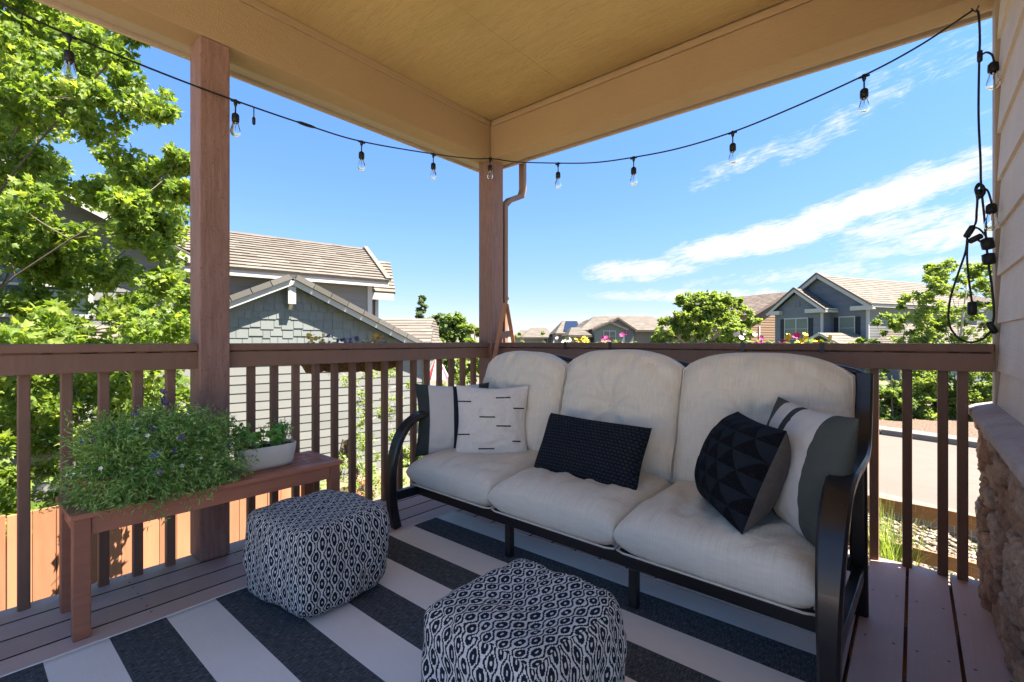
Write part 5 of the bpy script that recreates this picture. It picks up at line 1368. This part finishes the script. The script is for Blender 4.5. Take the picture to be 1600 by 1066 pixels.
rail_basket('coco planter with yellow, purple and rust flowers hung outside the left railing', 'y', 1.40, 2.13, -2.795, (1.585, 1.945),
            [(1.50, P_YEL, 26, 0.0122, .065, 'yellow_flower'), (1.66, P_PURPLE, 5, 0.0144, .06, 'purple_flower'), (1.74, P_PURPLE, 7, 0.0144, .045, 'violet_flower'), (1.86, P_WHITE, 6, 0.0108, .05, 'white_flower'), (1.93, P_ORANGE, 26, 0.0122, .065, 'rust_flower')])
rail_basket('coco planter with white, yellow and magenta flowers hung behind the left sofa cushions', 'x', -2.22, -1.48, 3.012, (-1.921, -1.559),
            [(-2.10, P_WHITE, 8, 0.0158, .05, 'white_flower'), (-1.90, P_YEL, 22, 0.0130, .055, 'yellow_flower'), (-1.72, P_MAG, 5, 0.0173, .06, 'magenta_flower'), (-1.56, P_MAG, 5, 0.0194, .085, 'tall_magenta_flower')])
rail_basket('coco planter with magenta, yellow and white flowers hung behind the right sofa cushion', 'x', -.82, -.32, 3.012, (-.732, -.357),
            [(-.77, P_WHITE, 7, 0.0158, .07, 'white_flower'), (-.66, P_MAG, 5, 0.0158, .06, 'magenta_flower'), (-.57, P_MAG, 6, 0.0187, .07, 'tall_magenta_flower'), (-.52, P_YEL, 4, 0.0173, .085, 'tall_yellow_flower'), (-.43, P_YEL, 8, 0.0158, .05, 'yellow_flower'), (-.36, P_YEL, 7, 0.0158, .045, 'low_yellow_flower')])

# ---------------------------------------------------------------- easel in the corner
ez = thing('wooden_easel', (-2.6, 2.9, 0), 'folded orange wooden trestle straddling the railing beside the corner post', 'trestle')
def slat(m, a, b, w_, th, side): a, b = V(a), V(b); d = (b-a); L = d.length; d.normalize(); s = V(side); s = (s-d*s.dot(d)).normalized(); m.obox((a+b)/2, d*L/2, s*w_/2, d.cross(s)*th/2)
ap0 = V((-2.474, 2.842, 1.37)); d0 = V((-.052, -.062, -.41)); side0 = V((.76, .65, 0))
m = M(); slat(m, ap0+d0*3.30, ap0, .032, .018, side0); m.build('front_leg', WOOD_EASEL, ez, bevel=.002)
d1 = V((-.087, .188, -.30)); m = M(); slat(m, ap0+d1*1.6+V((0, .012, 0)), ap0+V((0, .02, -.01)), .030, .018, side0); m.build('back_leg', WOOD_EASEL, ez, bevel=.002)
m = M(); slat(m, ap0+d0*.62+V((.004, .012, 0)), ap0+d1*.80+V((0, -.012, 0)), .05, .014, (0, 0, 1)); m.build('cross_piece', POST, ez, bevel=.002)

# ---------------------------------------------------------------- string lights
sl = thing('string_light', (-2.6, 2.83, 2.5), 'black outdoor string light with clear bulbs along both beams, knotted at the right', 'string light')
WP = [(-2.60, -.34, 2.50), (-2.60, -.12, 2.385), (-2.60, .122, 2.330), (-2.60, .312, 2.303), (-2.60, .62, 2.283), (-2.60, .927, 2.276), (-2.60, 1.289, 2.281), (-2.60, 1.64, 2.300), (-2.60, 2.213, 2.395), (-2.598, 2.60, 2.475), (-2.590, 2.825, 2.538), (-2.35, 2.828, 2.455), (-1.957, 2.83, 2.351), (-1.66, 2.83, 2.283), (-1.371, 2.83, 2.247), (-1.08, 2.83, 2.228), (-.774, 2.83, 2.240), (-.48, 2.83, 2.283), (-.182, 2.83, 2.343), (.02, 2.83, 2.405), (.195, 2.83, 2.488)]
wire = bez(WP, 8)
m = M(); m.tube(wire, .0042, 6); m.build('wire', RUBBER, sl, smooth=True)
m = M()
for q in ((-2.6, 2.81, 2.542), (.2, 2.835, 2.49)): m.tube([V(q)+V((-.012, 0, .01)), V(q)+V((0, 0, -.012)), V(q)+V((.012, 0, .01))], .003, 6)
m.build('cup_hook', BLACK, sl)
bulb_prof = [(.0125, 0), (.014, -.006), (.0165, -.022), (.0225, -.04), (.0245, -.052), (.0225, -.064), (.015, -.073), (.003, -.077), (.0005, -.077)]
def bulb(q, drop=.055, tilt=(0, 0, 0), glass=True, s=1.0, dirn=None):
    q = V(q); ax = V((tilt[0], tilt[1], -1)).normalized() if dirn is None else V(dirn).normalized(); up_ = -ax
    m = M(); m.lathe(q+up_*0, [(.0005, .012), (.009, .010), (.0085, -.012), (.005, -.022), (.0035, -.025), (.0035, -drop), (.010, -drop-.003), (.0165*s, -drop-.010), (.0175*s, -drop-.030), (.0165*s, -drop-.046), (.0125*s, -drop-.047), (.0005, -drop-.040)], 14, up_)
    a = V((0, 1, 0)) if abs(q.x+2.6) < .05 else V((1, 0, 0)); m.tube([q-a*.022, q+a*.022], [.005, .005], 8)
    so_ = m.build('socket', RUBBER, sl, smooth=True)
    if glass:
        b0 = q+ax*(drop+.042)
        m = M(); m.lathe(b0, bulb_prof, 16, up_); m.build('bulb', BULB, so_, smooth=True)
        m = M(); m.lathe(b0, [(.0005, .0), (.006, -.001), (.005, -.006), (.0022, -.012), (.0022, -.026)], 8, up_)
        for a_ in (-1, 1): m.tube([b0+ax*.026, b0+ax*.046+V((a_*.007, 0, 0)), b0+ax*.05+V((a_*.004, 0, 0))], .0006, 3)
        m.build('filament', FILA, so_, smooth=True)
def on(x=None, y=None):
    best = min(wire, key=lambda p_: abs((p_[1]-y) if x is None else (p_[0]-x)) + (0 if (x is None) == (p_[1] < 2.826 and p_[0] < -2.5) else 9)); return best
for y in (.312, .927, 1.64, 2.213): bulb(V(on(y=y))-V((0, 0, .006)))
bulb((-2.597, 2.80, 2.53), .045)
for x in (-1.957, -1.371, -.774, -.182): bulb(V(on(x=x))-V((0, 0, .006)))
# in-line connector and end cap near the left post
m = M(); q = V(on(y=1.289)); m.tube([q-V((0, .05, .001)), q-V((0, .03, 0)), q, q+V((0, .03, .001)), q+V((0, .055, .002))], [.005, .009, .010, .009, .005], 8); m.build('connector', RUBBER, sl, smooth=True)
m = M(); q = V(on(y=1.03)); m.tube([q, q-V((0, 0, .05))], .0028, 5); m.tube([q-V((0, 0, .05)), q-V((0, 0, .058)), q-V((0, 0, .085)), q-V((0, 0, .092))], [.004, .0085, .0085, .003], 8); m.build('end_cap', RUBBER, sl, smooth=True)
# the drop and the knotted loops at the right
YR = 2.835
def RPt(px, py, y=YR): dx_ = px-800; t = y/(CA*FPX+SA*dx_); return V(((-SA*FPX+CA*dx_)*t, y, EYE+(533-py)*t))
def strand(pl, rad=.0042, y=YR, dy=()):
    pts = [tuple(RPt(*p_, y=y+(dy[i] if i < len(dy) else 0))) for i, p_ in enumerate(pl)]
    return bez(pts, 7)
m = M(); m.tube(strand([(1524, 17), (1529, 22), (1531, 60), (1530, 95), (1529, 180), (1532, 250), (1533, 290), (1538, 340), (1543, 400), (1550, 450), (1553, 490), (1550, 512)]), .0045, 6)
m.tube(strand([(1538, 528), (1520, 535), (1500, 530), (1485, 512), (1482, 490), (1486, 462), (1498, 425), (1509, 392), (1513, 362), (1524, 350), (1526, 330), (1527, 310), (1524, 296), (1529, 287), (1537, 292), (1538, 303), (1527, 312)], dy=[0]*10+[.012]*7), .0045, 6)
m.tube(strand([(1538, 528), (1546, 520), (1552, 512)]), .005, 6)
m.tube(strand([(1512, 375), (1511, 400), (1513, 430), (1517, 460), (1519, 475)], dy=[-.012]*5), .0042, 6)
m.tube(strand([(1522, 355), (1530, 358), (1538, 366), (1543, 374)], dy=[-.006]*4), .004, 6)
m.tube(strand([(1522, 372), (1532, 378), (1540, 386), (1543, 396)], dy=[.008]*4), .004, 6)
m.tube(strand([(1534, 293), (1543, 298), (1548, 312), (1549, 318)]), .004, 6)
m.tube(strand([(1531, 88), (1541, 82), (1550, 86), (1553, 96)]), .004, 6)
m.tube(strand([(1524, 298), (1530, 290), (1537, 296), (1533, 306), (1526, 302)], dy=[-.01]*5), .005, 6)
m.build('hanging_cord', RUBBER, sl, smooth=True)
def blob(px, py, r_, L, d=(0, 0, -1), y=YR):
    q = RPt(px, py, y); m = M(); d = V(d).normalized(); m.tube([q-d*L/2, q-d*L*.42, q, q+d*L*.42, q+d*L/2], [r_*.5, r_, r_*1.05, r_, r_*.55], 12); return m.build('socket', RUBBER, sl, smooth=True)
blob(1531, 88, .009, .05); blob(1519, 482, .0155, .06); blob(1543, 381, .021, .05, (.15, 0, -1)); blob(1545, 405, .021, .05, (.1, 0, -1))
blob(1515, 362, .012, .055, (-.5, 0, -1)); blob(1524, 373, .012, .05, (.9, 0, .5)); blob(1550, 512, .012, .055, (.5, 0, -1)); blob(1530, 303, .011, .04, (.3, 0, -1))
def glassbulb(px, py):
    q = RPt(px, py); m = M(); m.lathe(q, [(.0005, .02), (.010, .018), (.0175, .010), (.0185, -.012), (.0175, -.022), (.0125, -.023)], 14); so_ = m.build('socket', RUBBER, sl, smooth=True)
    m = M(); m.lathe(q-V((0, 0, .02)), bulb_prof, 16); m.build('bulb', BULB, so_, smooth=True)
    m = M(); m.lathe(q-V((0, 0, .02)), [(.0005, .0), (.006, -.001), (.005, -.006), (.0022, -.012), (.0022, -.03)], 8); m.build('filament', FILA, so_, smooth=True)
glassbulb(1552, 104); glassbulb(1549, 325)

# ---------------------------------------------------------------- things beyond the railings
# ornamental grass
gp = at(1388, 533, 4.2); m = M()
for i in range(330):
    a = random.uniform(0, 6.28); L = random.uniform(.5, .98); lean = random.uniform(.05, .5); b0 = V((gp.x+random.gauss(0, .07), gp.y+random.gauss(0, .07), -1.2)); d = V((math.cos(a), math.sin(a), 0)); s = V((-d.y, d.x, 0))*.004; prev = None
    for j in range(6):
        t = j/5; q = b0+V((0, 0, L*(t-.35*lean*t*t)))+d*(lean*L*t**1.8); w_ = s*(1-t*.9)
        if prev: m.face([prev[0], prev[1], q+w_, q-w_], i/230)
        prev = (q-w_, q+w_)
tag(m.build('ornamental_grass', GRASS_B), 'bright green clump of ornamental grass behind the right baluster by the sofa', 'grass clump')
# striped patio umbrella, folded out beyond the grey house
up_ = at(683, 533, 13.0); t = thing('patio_umbrella', (up_.x, up_.y, -2.0), 'red and white striped patio umbrella seen through the railing near the corner post', 'umbrella')
m = M(); m.tube([(up_.x, up_.y, -2), (up_.x, up_.y, .74)], .025, 8); m.build('pole', WHITE, t)
for mi_, mt in ((0, petal('red_canvas', (.35, .05, .07), (.4, .08, .1))), (1, P_WHITE)):
    m = M()
    for i in range(16):
        if i % 2 != mi_: continue
        a0, a1 = i*math.pi/8, (i+1)*math.pi/8
        m.face([(up_.x, up_.y, .72), (up_.x+.36*math.cos(a0), up_.y+.36*math.sin(a0), .02), (up_.x+.33*math.cos((a0+a1)/2), up_.y+.33*math.sin((a0+a1)/2), .05), (up_.x+.36*math.cos(a1), up_.y+.36*math.sin(a1), .02)], .5)
    m.build('canopy', mt, t)
# weathered grey timber A-frame on the ground past the bench
ap = at(541, 533, 6.6); t = thing('timber_frame', (ap.x, ap.y, -2.0), 'weathered grey wooden A-frame trellis leaning in the garden past the bench end', 'trellis')
for s_ in (-1, 1):
    m = M(); slat(m, (ap.x+s_*.45*G_u.x, ap.y+s_*.45*G_u.y, -2.0), (ap.x, ap.y, -.30), .10, .03, G_u); m.build('leg', BARK, t)
m = M(); slat(m, (ap.x-.3*G_u.x, ap.y-.3*G_u.y, -1.0), (ap.x+.3*G_u.x, ap.y+.3*G_u.y, -1.0), .09, .03, (0, 0, 1)); m.build('cross_piece', BARK, t)
